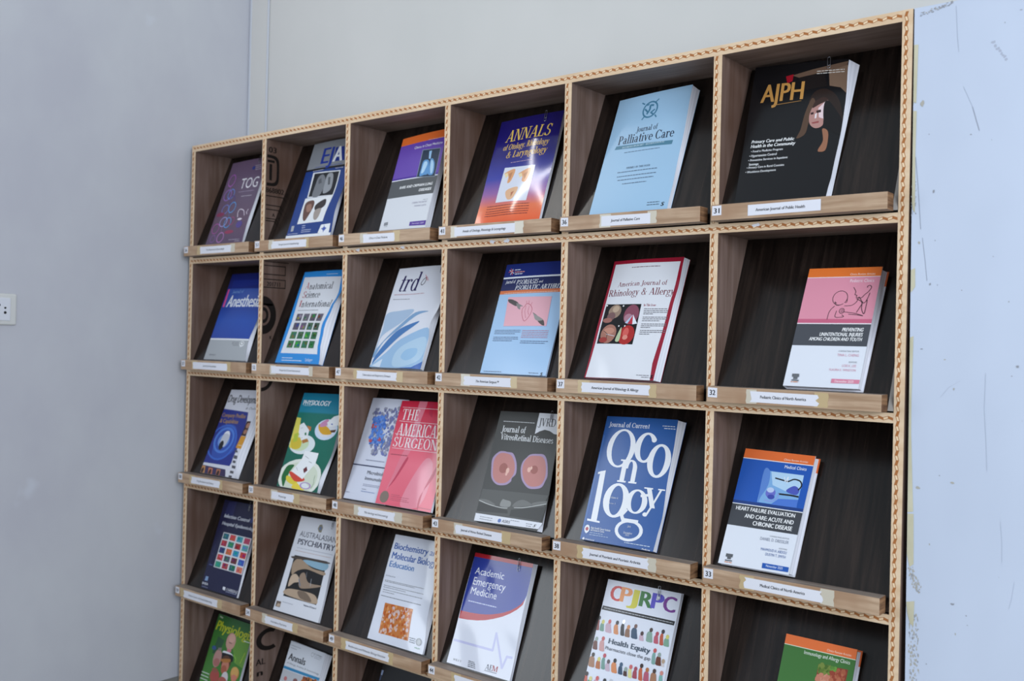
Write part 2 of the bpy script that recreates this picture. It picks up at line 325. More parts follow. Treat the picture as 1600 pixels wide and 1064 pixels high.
def B(nm, row, col, T, kind, x, q, bk, edge, bgc, ops):
    cat, label, rough = INFO[nm]
    off = {'surg': .0100}.get(nm, 0); T -= off
    root = empty(cat, (X0[col] + TH + x, 0.010 - off * math.cos(LEAN), ZR[row] - 0.330 + H + off * math.sin(LEAN)), (-LEAN, 0, 0))
    tag(root, label, cat, 'journals and books displayed on the rack')
    BL, BR, TR, TL = [(q[2 * i], q[2 * i + 1]) for i in range(4)]
    ev = edge[0::2]; ed = edge[1::2]
    bow = 0.0022 if kind == 'soft' else 0.0
    def prof(v):
        if not ev: return 0
        v = min(max(v, 0), 1)
        for i in range(len(ev) - 1):
            if v <= ev[i + 1]:
                t = (v - ev[i]) / max(ev[i + 1] - ev[i], 1e-6); t = t * t * (3 - 2 * t)
                return ed[i] + (ed[i + 1] - ed[i]) * t
        return ed[-1]
    def F(u, v, d=0.0):
        uu = u + prof(v) * u * abs(u)
        a = (1 - uu) * (1 - v); b_ = uu * (1 - v); c = uu * v; e = (1 - uu) * v
        xx = a * BL[0] + b_ * BR[0] + c * TR[0] + e * TL[0]; zz = a * BL[1] + b_ * BR[1] + c * TR[1] + e * TL[1]
        return (xx, -(T + d) - bow * math.sin(math.pi * u) * (0.4 + 0.6 * v) - (0.0016 * math.sin(v * 9 + row) * u if bow else 0) - (.0017 * math.sin(u * 8 + v * 4 + col) * math.sin(v * 5 + 1) if rough < .15 else 0), zz)
    def N(u, v):
        h = 2e-3
        a, b_, c, e = Vector(F(u + h, v)), Vector(F(u - h, v)), Vector(F(u, v + h)), Vector(F(u, v - h))
        n_ = (a - b_).cross(c - e)
        return tuple(n_.normalized()) if n_.length > 1e-12 else (0, -1, 0)
    FRONT[nm] = (F, root, T, row, col)
    wdt = BR[0] - BL[0]; hgt = TL[1] - BL[1]
    mb = MB(); bgm = flat(bgc, rough) if ',' not in bgc else grad(bgc, rough)
    NU, NV = (10, 16) if rough > .15 else (16, 26)
    thk = 0.0005 if kind == 'soft' else 0.0024
    G = [[F(i / NU, j / NV) for j in range(NV + 1)] for i in range(NU + 1)]
    inner = flat('dcdde4', .5)
    board = flat('e6e6ee', .4) if kind == 'hard' else bgm
    for i in range(NU):
        for j in range(NV):
            u0, u1, v0, v1 = i / NU, (i + 1) / NU, j / NV, (j + 1) / NV
            mb.poly([G[i][j], G[i + 1][j], G[i + 1][j + 1]], bgm, [(u0, 1 - v0), (u1, 1 - v0), (u1, 1 - v1)], [N(u0, v0), N(u1, v0), N(u1, v1)])
            mb.poly([G[i][j], G[i + 1][j + 1], G[i][j + 1]], bgm, [(u0, 1 - v0), (u1, 1 - v1), (u0, 1 - v1)], [N(u0, v0), N(u1, v1), N(u0, v1)])
            mb.poly([F(u0, v1, -thk), F(u1, v1, -thk), F(u1, v0, -thk), F(u0, v0, -thk)], inner)
    ring = [(i / NU, 0) for i in range(NU)] + [(1, j / NV) for j in range(NV)] + [(1 - i / NU, 1) for i in range(NU)] + [(0, 1 - j / NV) for j in range(NV)]
    for (a, b_), (c, e) in zip(ring, ring[1:] + ring[:1]):
        mb.poly([F(a, b_, -thk), F(c, e, -thk), F(c, e), F(a, b_)], bgm if ',' not in bgc else inner)
    # spine and back cover
    def back_r(v): return bk[2] + (bk[0] - bk[2]) * v
    topz = min(TL[1], bk[1])
    spine = bgm if ',' not in bgc else inner
    for j in range(NV):
        v0, v1 = j / NV, (j + 1) / NV
        l0, l1 = F(0, v0), F(0, v1)
        mb.poly([(l0[0], -.0002, l0[2]), l0, l1, (l1[0], -.0002, l1[2])], spine)
        e0 = (l0[0], -.0002 - thk, l0[2]); e1 = (l1[0], -.0002 - thk, l1[2])
        r0 = (back_r(v0), -.0002, v0 * bk[1]); r1 = (back_r(v1), -.0002, v1 * bk[1])
        top_band = kind == 'hard' and v0 > 0.84
        bmx = flat('e06a30', .35) if top_band else (board if kind == 'hard' else spine)
        mb.poly([(l0[0], -.0002, l0[2]), (l1[0], -.0002, l1[2]), r1, r0], bmx)
        mb.poly([(l0[0], -.0002 - thk, l0[2]), (r0[0], -.0002 - thk, r0[2]), (r1[0], -.0002 - thk, r1[2]), (l1[0], -.0002 - thk, l1[2])], bmx)
        mb.poly([r0, r1, (r1[0], r1[1] - thk, r1[2]), (r0[0], r0[1] - thk, r0[2])], bmx)
    # printing on the front, plus glare painted onto the red journal
    lay = [0.00006]
    def Fp(u, v, d):
        # point on the faceted sheet itself (same triangles as the front mesh), lifted by d
        i = min(max(int(u * NU + 1e-7), 0), NU - 1); j = min(max(int(v * NV + 1e-7), 0), NV - 1)
        s = u * NU - i; t = v * NV - j
        A, C = G[i][j], G[i + 1][j + 1]; M_ = G[i + 1][j] if s >= t else G[i][j + 1]
        wa, wm, wc = (1 - s, s - t, t) if s >= t else (1 - t, t - s, s)
        return (wa * A[0] + wm * M_[0] + wc * C[0], wa * A[1] + wm * M_[1] + wc * C[1] - d, wa * A[2] + wm * M_[2] + wc * C[2])
    def split(polys, fn):
        out = []
        for P in polys:
            D = [fn(*p) for p in P]; lo, hi = min(D), max(D)
            for c in range(math.floor(lo + 1e-6), math.ceil(hi - 1e-6)):
                piece = list(zip(P, D))
                for lim, sg in ((c, 1), (c + 1, -1)):
                    q = []
                    for (a, da), (b, db) in zip(piece, piece[1:] + piece[:1]):
                        ia, ib = sg * (da - lim) >= 0, sg * (db - lim) >= 0
                        if ia: q.append((a, da))
                        if ia != ib:
                            t = (lim - da) / (db - da); q.append(((a[0] + t * (b[0] - a[0]), a[1] + t * (b[1] - a[1])), lim))
                    piece = q
                    if len(piece) < 3: break
                if len(piece) >= 3:
                    pp = [p for p, _ in piece]; k = [pp[0]]
                    for p in pp[1:]:
                        if abs(p[0] - k[-1][0]) + abs(p[1] - k[-1][1]) > 1e-6: k.append(p)
                    if len(k) > 2 and abs(k[0][0] - k[-1][0]) + abs(k[0][1] - k[-1][1]) < 1e-6: k.pop()
                    if len(k) > 2: out.append(k)
        return out
    def put(poly, m):
        poly = clip(list(poly))
        if len(poly) < 3: return
        P = split([poly], lambda a, b_: a * NU)
        P = split(P, lambda a, b_: b_ * NV)
        P = split(P, lambda a, b_: a * NU - b_ * NV)
        for q_ in P:
            cu = sum(a for a, _ in q_) / len(q_); cv = sum(b_ for _, b_ in q_) / len(q_)
            mb.poly([Fp(a + (cu - a) * 1e-5, b_ + (cv - b_) * 1e-5, lay[0]) for a, b_ in q_], m, None, [N(a, b_) for a, b_ in q_])
    def quadgrid(Q, m, n=8): put(Q, m)
    rnd = random.Random(nm)
    def strip_poly(P, w_):
        out = []
        for (a, b_), (c, e) in zip(P, P[1:]):
            dx, dz = (c - a) * wdt, (e - b_) * hgt; L = math.hypot(dx, dz) or 1e-6
            nx, nz = -dz / L * w_ / 2 / wdt, dx / L * w_ / 2 / hgt
            ex, ez = dx / L * w_ * .25 / wdt, dz / L * w_ * .25 / hgt
            out.append([(a - nx - ex, b_ - nz - ez), (c - nx + ex, e - nz + ez), (c + nx + ex, e + nz + ez), (a + nx - ex, b_ + nz - ez)])
        return out
    def pairs(a): return [(a[i], a[i + 1]) for i in range(0, len(a), 2)]
    def ell(cu, cv, ru, rv, n=22): return [(cu + ru * math.cos(6.28319 * i / n), cv + rv * math.sin(6.28319 * i / n)) for i in range(n)]
    def tri(P, m):
        # triangulate so that concave shapes fill correctly on the curved sheet
        from mathutils.geometry import tessellate_polygon
        for t in tessellate_polygon([[Vector((a, b_, 0)) for a, b_ in P]]):
            pp = [P[k] for k in t]
            ar = (pp[1][0] - pp[0][0]) * (pp[2][1] - pp[0][1]) - (pp[1][1] - pp[0][1]) * (pp[2][0] - pp[0][0])
            put(pp if ar > 0 else pp[::-1], m)
    clampu = lambda P: [(min(max(a, 0.0), 1.0), min(max(b_, 0.0), 1.0)) for a, b_ in P]
    def clip(P):
        for k, lo, s in ((0, 0., 1), (0, 1., -1), (1, 0., 1), (1, 1., -1)):
            out = []
            for a, b_ in zip(P, P[1:] + P[:1]):
                ia, ib = s * (a[k] - lo) >= -1e-6, s * (b_[k] - lo) >= -1e-6
                if ia: out.append(a)
                if ia != ib:
                    t = (lo - a[k]) / (b_[k] - a[k]); out.append((a[0] + t * (b_[0] - a[0]), a[1] + t * (b_[1] - a[1])))
            P = out
            if len(P) < 3: return []
        return P
    for op in ops:
        k = op[0]; lay[0] += 0.00002
        m = flat(op[1].split(',')[0], rough) if k not in 'tv' else flat(op[2] if k == 't' else op[1], rough)
        if k == 'q': quadgrid([(0, op[3]), (1, op[3]), (1, op[2]), (0, op[2])], m, 10)
        elif k == 'p':
            P = clampu(pairs(op[2]))
            tri(P, m)
        elif k == 's':
            P = pairs(op[2]); n_ = len(P); Q = []
            for i in range(n_):
                a, b_, c, e = P[i - 1], P[i], P[(i + 1) % n_], P[(i + 2) % n_]
                for q_ in range(5):
                    t = q_ / 5
                    Q.append(tuple(.5 * (2 * b_[z] + (c[z] - a[z]) * t + (2 * a[z] - 5 * b_[z] + 4 * c[z] - e[z]) * t * t + (3 * b_[z] - a[z] - 3 * c[z] + e[z]) * t ** 3) for z in (0, 1)))
            tri(clampu(Q), m)
        elif k == 'e':
            P = clip(ell(*op[2:6]))
            if P: put(P, m)
        elif k == 'o':
            O = ell(*op[2:6]); I = ell(op[2], op[3], op[4] * op[6], op[5] * op[6])
            for i in range(len(O)):
                j = (i + 1) % len(O)
                P = clip([O[i], O[j], I[j], I[i]])
                if P: put(P, m)
        elif k == 'k':
            path = pairs(op[3])
            if len(path) > 3 and nm not in ('aem', 'onco'):
                ext = [path[0]] + path + [path[-1]]; Q = []
                for a, b_, c, e in zip(ext, ext[1:], ext[2:], ext[3:]):
                    for q_ in range(5):
                        t = q_ / 5
                        Q.append(tuple(.5 * (2 * b_[z] + (c[z] - a[z]) * t + (2 * a[z] - 5 * b_[z] + 4 * c[z] - e[z]) * t * t + (3 * b_[z] - a[z] - 3 * c[z] + e[z]) * t ** 3) for z in (0, 1)))
                path = Q + [path[-1]]
            for P in strip_poly(path, op[2]):
                P = clip(P); lay[0] += 0.000002
                if P: put(P, m)
        elif k == 't':
            font, al, u0, u1, v, ch, txt = op[1], op[3], op[4], op[5], op[6], op[7], op[8]
            P, wd = letters(txt, font)
            if al == 'x': ch = ch / XH
            base_l = lay[0]; K = letters.layers
            for p, kk in zip(P, K):
                lay[0] = base_l + kk * 0.000007
                p2 = clip([(u0 + a / wd * (u1 - u0), v + b_ * ch) for a, b_ in p])
                if p2: put(p2, m)
            lay[0] = base_l + (max(K) if K else 0) * 0.000007
        elif k == 'v':
            P, wd = letters(op[6], 's'); u0, v0, v1, th = op[2:6]
            for p in P: put([(u0 + (0.5 - b_) * th, v0 + a / wd * (v1 - v0)) for a, b_ in p], m)
        elif k == 'g':
            u0, u1, v, n, hh = op[2:7]; h_ = 0.0030 * hh / hgt
            for r_ in range(n):
                u = u0; vv = v - (r_ - (n - 1) / 2) * 0.006 / hgt
                while u < u1 - 0.002:
                    wl = min(rnd.uniform(0.003, 0.010) / wdt, u1 - u)
                    put([(u, vv), (u + wl, vv), (u + wl, vv + h_), (u, vv + h_)], m); u += wl + 0.0014 / wdt
        elif k == 'm':
            Q = pairs(op[2]); cs = op[1].split(','); nc, nr = op[3], op[4]
            quadgrid([Q[3], Q[2], Q[1], Q[0]], flat('e2e2e6', rough), 4); lay[0] += 0.00002
            for r_ in range(nr):
                for c_ in range(nc):
                    def bi(s, t): return tuple((1 - s) * (1 - t) * Q[0][i] + s * (1 - t) * Q[1][i] + s * t * Q[2][i] + (1 - s) * t * Q[3][i] for i in (0, 1))
                    g = 0.10
                    s0, s1, t0, t1 = (c_ + g) / nc, (c_ + 1 - g) / nc, (r_ + g) / nr, (r_ + 1 - g) / nr
                    hx = cs[(r_ * nc + c_) % len(cs)]
                    put([bi(s0, t1), bi(s1, t1), bi(s1, t0), bi(s0, t0)], flat(hx, rough))
                    base = [int(hx[i:i + 2], 16) for i in (0, 2, 4)]
                    for dk in (0, 1):
                        alt = '%02x%02x%02x' % tuple(max(0, min(255, int(c + rnd.uniform(-60, 60)))) for c in base)
                        cx, cy = rnd.uniform(.3, .7), rnd.uniform(.3, .7); rr = rnd.uniform(.14, .26)
                        lay[0] += 0.00001
                        put([bi(s0 + (s1 - s0) * (cx + rr * math.cos(-6.283 * i / 9)), t0 + (t1 - t0) * (cy + rr * math.sin(-6.283 * i / 9))) for i in range(9)], flat(alt, rough))
                        lay[0] -= 0.00001
        elif k == 'u':
            Q = pairs(op[2]); cs = op[1].split(',')
            for i in range(op[3]):
                s, t = rnd.random(), rnd.random()
                cu, cv = tuple((1 - s) * (1 - t) * Q[0][j] + s * (1 - t) * Q[1][j] + s * t * Q[2][j] + (1 - s) * t * Q[3][j] for j in (0, 1))
                rr = op[4] * rnd.uniform(.5, 1.1); lay[0] += 0.000004
                P = clip([(cu + rr / wdt * rnd.uniform(.6, 1.2) * math.cos(6.283 * a / 8), cv + rr / hgt * rnd.uniform(.6, 1.2) * math.sin(6.283 * a / 8)) for a in range(8)])
                if P: put(P, flat(cs[i % len(cs)], rough))
        elif k == 'h':
            (hu, hv), (tu, tv), (bu, bv) = pairs(op[3]); w_ = op[4] * .46; L = tv - bv
            n = 9; P = []
            for i in range(n + 1):
                a = math.pi * i / n; P.append((tu + w_ * math.cos(a) * .85, tv - L * .35 + L * .35 * math.sin(a)))
            P = [(bu - w_, bv + L * .08), (bu - w_ * .6, bv), (bu + w_ * .6, bv), (bu + w_, bv + L * .08)] + P
            P = clip(P)
            if P: put(P, m)
            P = clip(ell((hu + tu) / 2, tv + L * .13, .0044 / wdt, .0052 / hgt, 14)); lay[0] += 0.00001
            if P: put(P, flat(op[2], rough))
    mb.build('cover', root)
    # page block
    pg = MB(); ins = 0.0008 if kind == 'soft' else 0.003
    lay0 = thk + 0.0002
    NS = 16; rows = []
    for j in range(NS + 1):
        v = j / NS; vv = min(v, 1 - ins / hgt * 1.5)
        a = F(0, vv, -lay0); b_ = F(1, vv, -lay0)
        zb = vv * (bk[1] if kind == 'soft' else TL[1]) - (0.0 if kind == 'soft' else 0)
        rows.append([(a[0] + ins, a[1], a[2] + (ins if j == 0 else 0)), (b_[0] - ins, b_[1], b_[2] + (ins if j == 0 else 0)),
                     (back_r(vv) - ins, -.0003 - thk, zb + (ins if j == 0 else 0)), (F(0, vv)[0] + ins, -.0003 - thk, a[2] + (ins if j == 0 else 0))])
    nl = 5
    for j in range(NS):
        va, vb = [min(q_ / NS, 1 - ins / hgt * 1.5) for q_ in (j, j + 1)]
        def pf(i, v, low):
            p = F(i / 12, v, -lay0); return (p[0] + (ins if i == 0 else -ins if i == 12 else 0), p[1], p[2] + (ins if low else 0))
        for i in range(12): pg.poly([pf(i, va, j == 0), pf(i + 1, va, j == 0), pf(i + 1, vb, False), pf(i, vb, False)], M_PAGES)
    for r0, r1 in zip(rows, rows[1:]):
        pg.poly([r0[2], r0[3], r1[3], r1[2]], M_PAGES); pg.poly([r0[3], r0[0], r1[0], r1[3]], M_PAGES)
        for i in range(nl):
            def lp(A, B_, t): return tuple(A[k] + (B_[k] - A[k]) * t for k in range(3))
            t0, t1 = i / nl, (i + 1) / nl
            pg.poly([lp(r0[1], r0[2], t0), lp(r0[1], r0[2], t1), lp(r1[1], r1[2], t1), lp(r1[1], r1[2], t0)], M_PAGELINE if i % 2 else M_PAGES)
    pg.poly(rows[-1], M_PAGES); pg.poly(rows[0][::-1], M_PAGES)
    pg.build('pages', root)

B('ajph',0,5,0.014,'soft',0.0388,[0.0,0.0,0.199,0.0,0.1992,0.3226,-0.0145,0.3411],[0.219,0.3136,0.2051],[0.0,0.0,0.1605,0.0272,0.4542,0.0394,0.6764,0.035,1.0,0.0],'141417',[
('p','7a6251',[0.8151,0.917,1.0011,0.9536,0.9986,0.7411,0.941,0.7857,0.8651,0.799,0.8322,0.8045]),
('p','6b5445',[0.4335,0.9062,0.6335,0.9376,0.9976,0.9836,0.9885,0.9512,0.7934,0.9152,0.507,0.8849]),
('p','a01626',[0.3639,0.904,0.4455,0.9153,0.4424,0.8628,0.3894,0.8498]),
('p','1e1a1a',[0.507,0.8849,0.7719,0.9118,0.8065,0.803,0.5717,0.7858]),
('t','sb','c8924e','l',0.1162,0.5772,0.7216,0.1408,'AJPH'),
('p','b07f44',[0.2725,0.6972,0.5635,0.7117,0.5641,0.7084,0.2736,0.6923]),
('g','ded8d0',0.6909,0.97,0.9093,2,0.6),
('s','2b1f1b',[0.6432,0.7001,0.6967,0.7696,0.7922,0.7844,0.8875,0.7455,0.9576,0.6633,1.0117,0.5165,1.0071,0.4695,0.8792,0.541,0.686,0.6491]),
('s','5a4334',[0.6721,0.7225,0.6221,0.6211,0.5991,0.4951,0.571,0.4336,0.6508,0.4603,0.674,0.554,0.7138,0.6714]),
('s','b98a82',[0.6669,0.5863,0.686,0.6491,0.7427,0.6904,0.8152,0.705,0.8417,0.671,0.8145,0.569,0.8129,0.5167,0.7508,0.4984,0.6884,0.5277]),
('p','ecd3d6',[0.7473,0.6451,0.8107,0.6924,0.8268,0.672,0.8156,0.5641,0.7661,0.5768]),
('p','efe2e4',[0.7221,0.602,0.7412,0.6135,0.7411,0.5736,0.7247,0.5699]),
('p','3a2424',[0.7297,0.627,0.7754,0.6337,0.7795,0.6142,0.7378,0.6089]),
('p','3a2424',[0.6761,0.6145,0.7055,0.619,0.709,0.6028,0.6815,0.5997]),
('p','9a504f',[0.7003,0.5428,0.7716,0.551,0.7704,0.5368,0.7111,0.5326]),
('s','141214',[0.7996,0.6706,0.8496,0.6866,1.0044,0.5328,1.0042,0.4383,0.8926,0.4769,0.8196,0.5448]),
('s','3a2620',[0.7094,0.6958,0.7803,0.7235,0.8307,0.7008,0.7465,0.6692,0.6904,0.6488]),
('s','9c6a50',[0.8165,0.4896,0.879,0.462,0.89,0.3364,0.8302,0.3213,0.8132,0.3379,0.8437,0.4015]),
('t','sbi','ffffff','l',0.0879,0.5544,0.4224,0.0238,'Primary Care and Public'),
('t','sbi','ffffff','l',0.0865,0.5736,0.3888,0.0253,'Health in the Community'),
('t','sb','e8e8ea','l',0.0993,0.4481,0.3559,0.0168,'• Food is Medicine Program'),
('t','sb','e8e8ea','l',0.0879,0.3914,0.3226,0.0185,'• Hypertension Control'),
('t','sb','e8e8ea','l',0.0831,0.5162,0.2919,0.0169,'• Preventive Services in Inpatient'),
('t','sb','e8e8ea','l',0.0969,0.208,0.2617,0.0171,'Settings'),
('t','sb','e8e8ea','l',0.0789,0.4928,0.239,0.0168,'• Primary Care in Rural Counties'),
('t','sb','e8e8ea','l',0.0716,0.4131,0.2073,0.0168,'• Workforce Development'),
])
B('jpc',0,4,0.012,'soft',0.0599,[0.0,0.0,0.2119,0.0,0.2096,0.3249,0.0107,0.3125],[0.2243,0.3148,0.2144],[0.0,0.0,0.2054,0.0137,0.4342,0.005,0.6976,0.0079,1.0,0.0],'a2c6e2',[
('o','4a7f9c',0.4891,0.8544,0.1041,0.0727,0.82),
('k','4a7f9c',0.0032,[0.4038,0.7773,0.4308,0.8022]),
('k','4a7f9c',0.0032,[0.58,0.9317,0.5479,0.9129]),
('k','4a7f9c',0.0032,[0.3567,0.9253,0.3944,0.9102]),
('k','4a7f9c',0.0032,[0.5943,0.7786,0.572,0.7978]),
('k','4a7f9c',0.005,[0.4577,0.8203,0.4836,0.8551,0.4842,0.8882,0.524,0.8863]),
('k','4a7f9c',0.004,[0.4176,0.8637,0.4593,0.8367]),
('k','4a7f9c',0.004,[0.5392,0.8101,0.5076,0.8256,0.5517,0.8463]),
('k','4a7f9c',0.003,[0.4373,0.8944,0.4609,0.9013]),
('t','S','1d2b44','l',0.3617,0.6459,0.6742,0.0441,'Journal of'),
('t','S','16233c','l',0.1441,0.8788,0.5884,0.0733,'Palliative Care'),
('p','4f8299',[0.1341,0.578,0.8831,0.5588,0.8773,0.5265,0.1196,0.5494]),
('t','S','cfe2ee','l',0.2221,0.779,0.5501,0.0136,'INTERDISCIPLINARY • INTERNATIONAL'),
('g','5a6f88',0.2684,0.733,0.5073,1,0.5),
('t','S','2a3a54','l',0.3515,0.6625,0.3649,0.0148,'THEMES OF THIS ISSUE'),
('g','4a5a72',0.2452,0.7603,0.338,1,0.55),
('g','4a5a72',0.2536,0.7595,0.3011,1,0.55),
('g','4a5a72',0.2744,0.7379,0.2702,1,0.55),
('g','4a5a72',0.3524,0.6599,0.2355,1,0.55),
('g','3a4a5c',0.7403,0.8884,0.0515,2,0.5),
('t','sbi','101820','l',0.9136,0.9573,0.0293,0.0302,'S'),
])
B('annals',0,3,0.009,'soft',0.0933,[0.0,0.0,0.212,0.0,0.2047,0.3144,-0.0035,0.3082],[0.2057,0.3134,0.2125],[],'1d1660,3 221c72,35 3f45a4,58 9a6aa6,72 ea7a52,85 f0683c,100',[
('t','Si','f0c860','l',0.1503,0.8798,0.7802,0.1121,'ANNALS'),
('t','Si','eec25c','l',0.1471,0.8823,0.7002,0.0544,'of Otology, Rhinology'),
('t','Si','eec25c','l',0.2307,0.8836,0.6198,0.062,'& Laryngology'),
('g','c0a0b0',0.3351,0.6737,0.5662,1,0.5),
('p','dfe2ee',[0.2625,0.5235,0.7473,0.5136,0.7416,0.1861,0.2561,0.1925]),
('s','e6a878',[0.2816,0.4675,0.439,0.4996,0.4238,0.3904,0.3707,0.3698,0.3567,0.4384]),
('p','c88a60',[0.3565,0.4569,0.4132,0.4755,0.3972,0.3924]),
('p','f2dcae',[0.2837,0.4627,0.3321,0.4712,0.3567,0.4384,0.3227,0.421]),
('s','e6a878',[0.5141,0.4491,0.6915,0.491,0.6597,0.373,0.5961,0.3747,0.5844,0.4209]),
('p','c88a60',[0.5949,0.4383,0.6601,0.4634,0.6338,0.387]),
('p','f2dcae',[0.5161,0.4444,0.5635,0.4529,0.5844,0.4209,0.549,0.4084]),
('s','e8b890',[0.3881,0.2938,0.5608,0.3199,0.527,0.22,0.4388,0.2118]),
('p','c07a5a',[0.4739,0.273,0.5197,0.2851,0.4885,0.2269]),
('g','4a2438',0.1337,0.7994,0.1574,1,0.5),
('g','4a2438',0.1342,0.8041,0.1332,1,0.5),
('g','4a2438',0.1333,0.8095,0.11,1,0.5),
('g','4a2438',0.1318,0.8086,0.0892,1,0.5),
('g','4a2438',0.1302,0.8032,0.0678,1,0.5),
])
B('chest',0,2,0.016,'soft',0.1367,[0.0,0.0,0.182,0.0,0.1606,0.311,-0.0149,0.2991],[0.1616,0.31,0.1857],[],'dfe1e6',[
('q','ea7030',1.0,0.913),
('q','6b4bb0',0.913,0.5521),
('q','4b2d98',0.5521,0.5332),
('q','e8e8f0',0.5332,0.5229),
('q','55585b',0.5229,0.3396),
('t','s','f8e0d0','l',0.6261,0.9588,0.9118,0.0113,'Clinics Review Articles'),
('t','s','ffffff','l',0.3466,0.9583,0.8468,0.028,'Clinics in Chest Medicine'),
('p','8a9aa8',[0.5474,0.8183,0.9456,0.8029,0.9426,0.5123,0.5461,0.5299]),
('p','16304a',[0.5627,0.8111,0.9365,0.7983,0.9339,0.5184,0.5551,0.5347]),
('p','9cc8ee',[0.707,0.7895,0.7638,0.7908,0.7716,0.7069,0.731,0.708]),
('s','5f9ad0',[0.6236,0.6929,0.7114,0.7015,0.7576,0.6668,0.774,0.5556,0.6994,0.5452,0.6094,0.5415,0.6081,0.6108]),
('s','5f9ad0',[0.7753,0.6997,0.8255,0.7019,0.8803,0.649,0.8968,0.5592,0.8594,0.5324,0.774,0.5556,0.7722,0.638]),
('s','b8dcf6',[0.6462,0.6769,0.6962,0.6863,0.7244,0.6533,0.6832,0.5768,0.6306,0.5674,0.6308,0.6227]),
('s','b8dcf6',[0.7945,0.6841,0.8222,0.6857,0.8616,0.6411,0.8718,0.5639,0.8391,0.5503,0.8045,0.6078]),
('t','sbi','ffffff','l',0.2268,0.9396,0.4296,0.029,'RARE AND ORPHAN LUNG'),
('t','sbi','ffffff','l',0.6779,0.9405,0.376,0.0292,'DISEASES'),
('g','a0a4aa',0.8231,0.921,0.281,1,0.5),
('t','s','a09cb0','l',0.6026,0.9181,0.2501,0.0191,'CORMAC MCCARTHY'),
('t','s','a09cb0','l',0.6715,0.9208,0.2168,0.0177,'NISHANT GUPTA'),
('p','8a8d92',[0.0793,0.0815,0.165,0.0875,0.1727,0.0526,0.0856,0.0492]),
('g','9a9da0',0.0998,0.1737,0.0374,1,0.5),
('p','5a3a98',[0.6573,0.0663,0.9972,0.069,0.9923,0.0239,0.6556,0.0265]),
('t','s','e0d8f0','l',0.7063,0.9548,0.0406,0.0147,'December 2025'),
])
B('tog',0,0,0.008,'soft',0.0661,[0.0,0.0,0.2075,0.0,0.1979,0.322,-0.0071,0.3175],[0.1989,0.321,0.2072],[0.0,0.0,0.3688,-0.0305,0.722,-0.0294,1.0,0.0],'7c6480,0 6b5a72,40 6a5468,70 5e4a66,100',[
('o','b46ac0',0.1564,0.7736,0.0962,0.0767,0.84),
('k','b080c0',0.0012,[0.1712,0.705,0.1856,0.6619]),
('o','9a72c0',0.1673,0.5959,0.1081,0.0699,0.84),
('o','6a8fd8',0.263,0.6031,0.0916,0.0643,0.84),
('o','56488a',0.347,0.5314,0.0763,0.0516,0.8),
('o','7a80c8',0.2392,0.4216,0.0951,0.0584,0.84),
('o','5aa0e0',0.4224,0.4363,0.0949,0.0666,0.84),
('o','a8a0d8',0.3104,0.2682,0.106,0.0589,0.84),
('o','58a0e0',0.4375,0.2542,0.0961,0.0636,0.84),
('o','b050a0',0.147,0.1951,0.0992,0.0625,0.86),
('o','c080c0',0.3632,0.0838,0.0959,0.0612,0.84),
('o','9060a8',0.1579,0.0751,0.0691,0.0451,0.84),
('o','a04a7a',0.5406,0.2705,0.0734,0.05,0.8),
('e','9a3a5c',0.5636,0.1405,0.1228,0.0211),
('e','8a3a5c',0.1488,0.3634,0.1113,0.0253),
('k','6a8fd8',0.0012,[0.3861,0.3841,0.4128,0.3254]),
('k','c080c0',0.0012,[0.3264,0.1989,0.3423,0.1494]),
('k','e8dce8',0.0028,[0.6781,0.3076,0.6417,0.3709,0.6837,0.4011,0.7901,0.3794,0.8497,0.3202]),
('k','e8dce8',0.0028,[0.9095,0.3333,0.8835,0.3586,0.9061,0.3895]),
('e','e8dce8',0.7553,0.2815,0.061,0.0131),
('e','5a4a90',0.7859,0.2193,0.0814,0.0406),
('t','s','f4f0f6','l',0.4623,0.9364,0.651,0.1282,'TOG'),
('g','c0b0c8',0.468,0.8844,0.6114,1,0.5),
('g','e0d8e4',0.5825,0.8594,0.5548,1,0.5),
('g','d8d0e0',0.7105,0.8617,0.9072,1,0.7),
('g','d8d0e0',0.729,0.8819,0.8835,1,0.7),
('g','d8d0e0',0.7475,0.9023,0.8598,1,0.7),
('e','3a4a98',0.6832,0.8858,0.0401,0.0209),
('g','c8c0d0',0.6228,0.9172,0.0443,1,0.5),
('g','c8c0d0',0.7941,0.9231,0.0247,1,0.5),
])
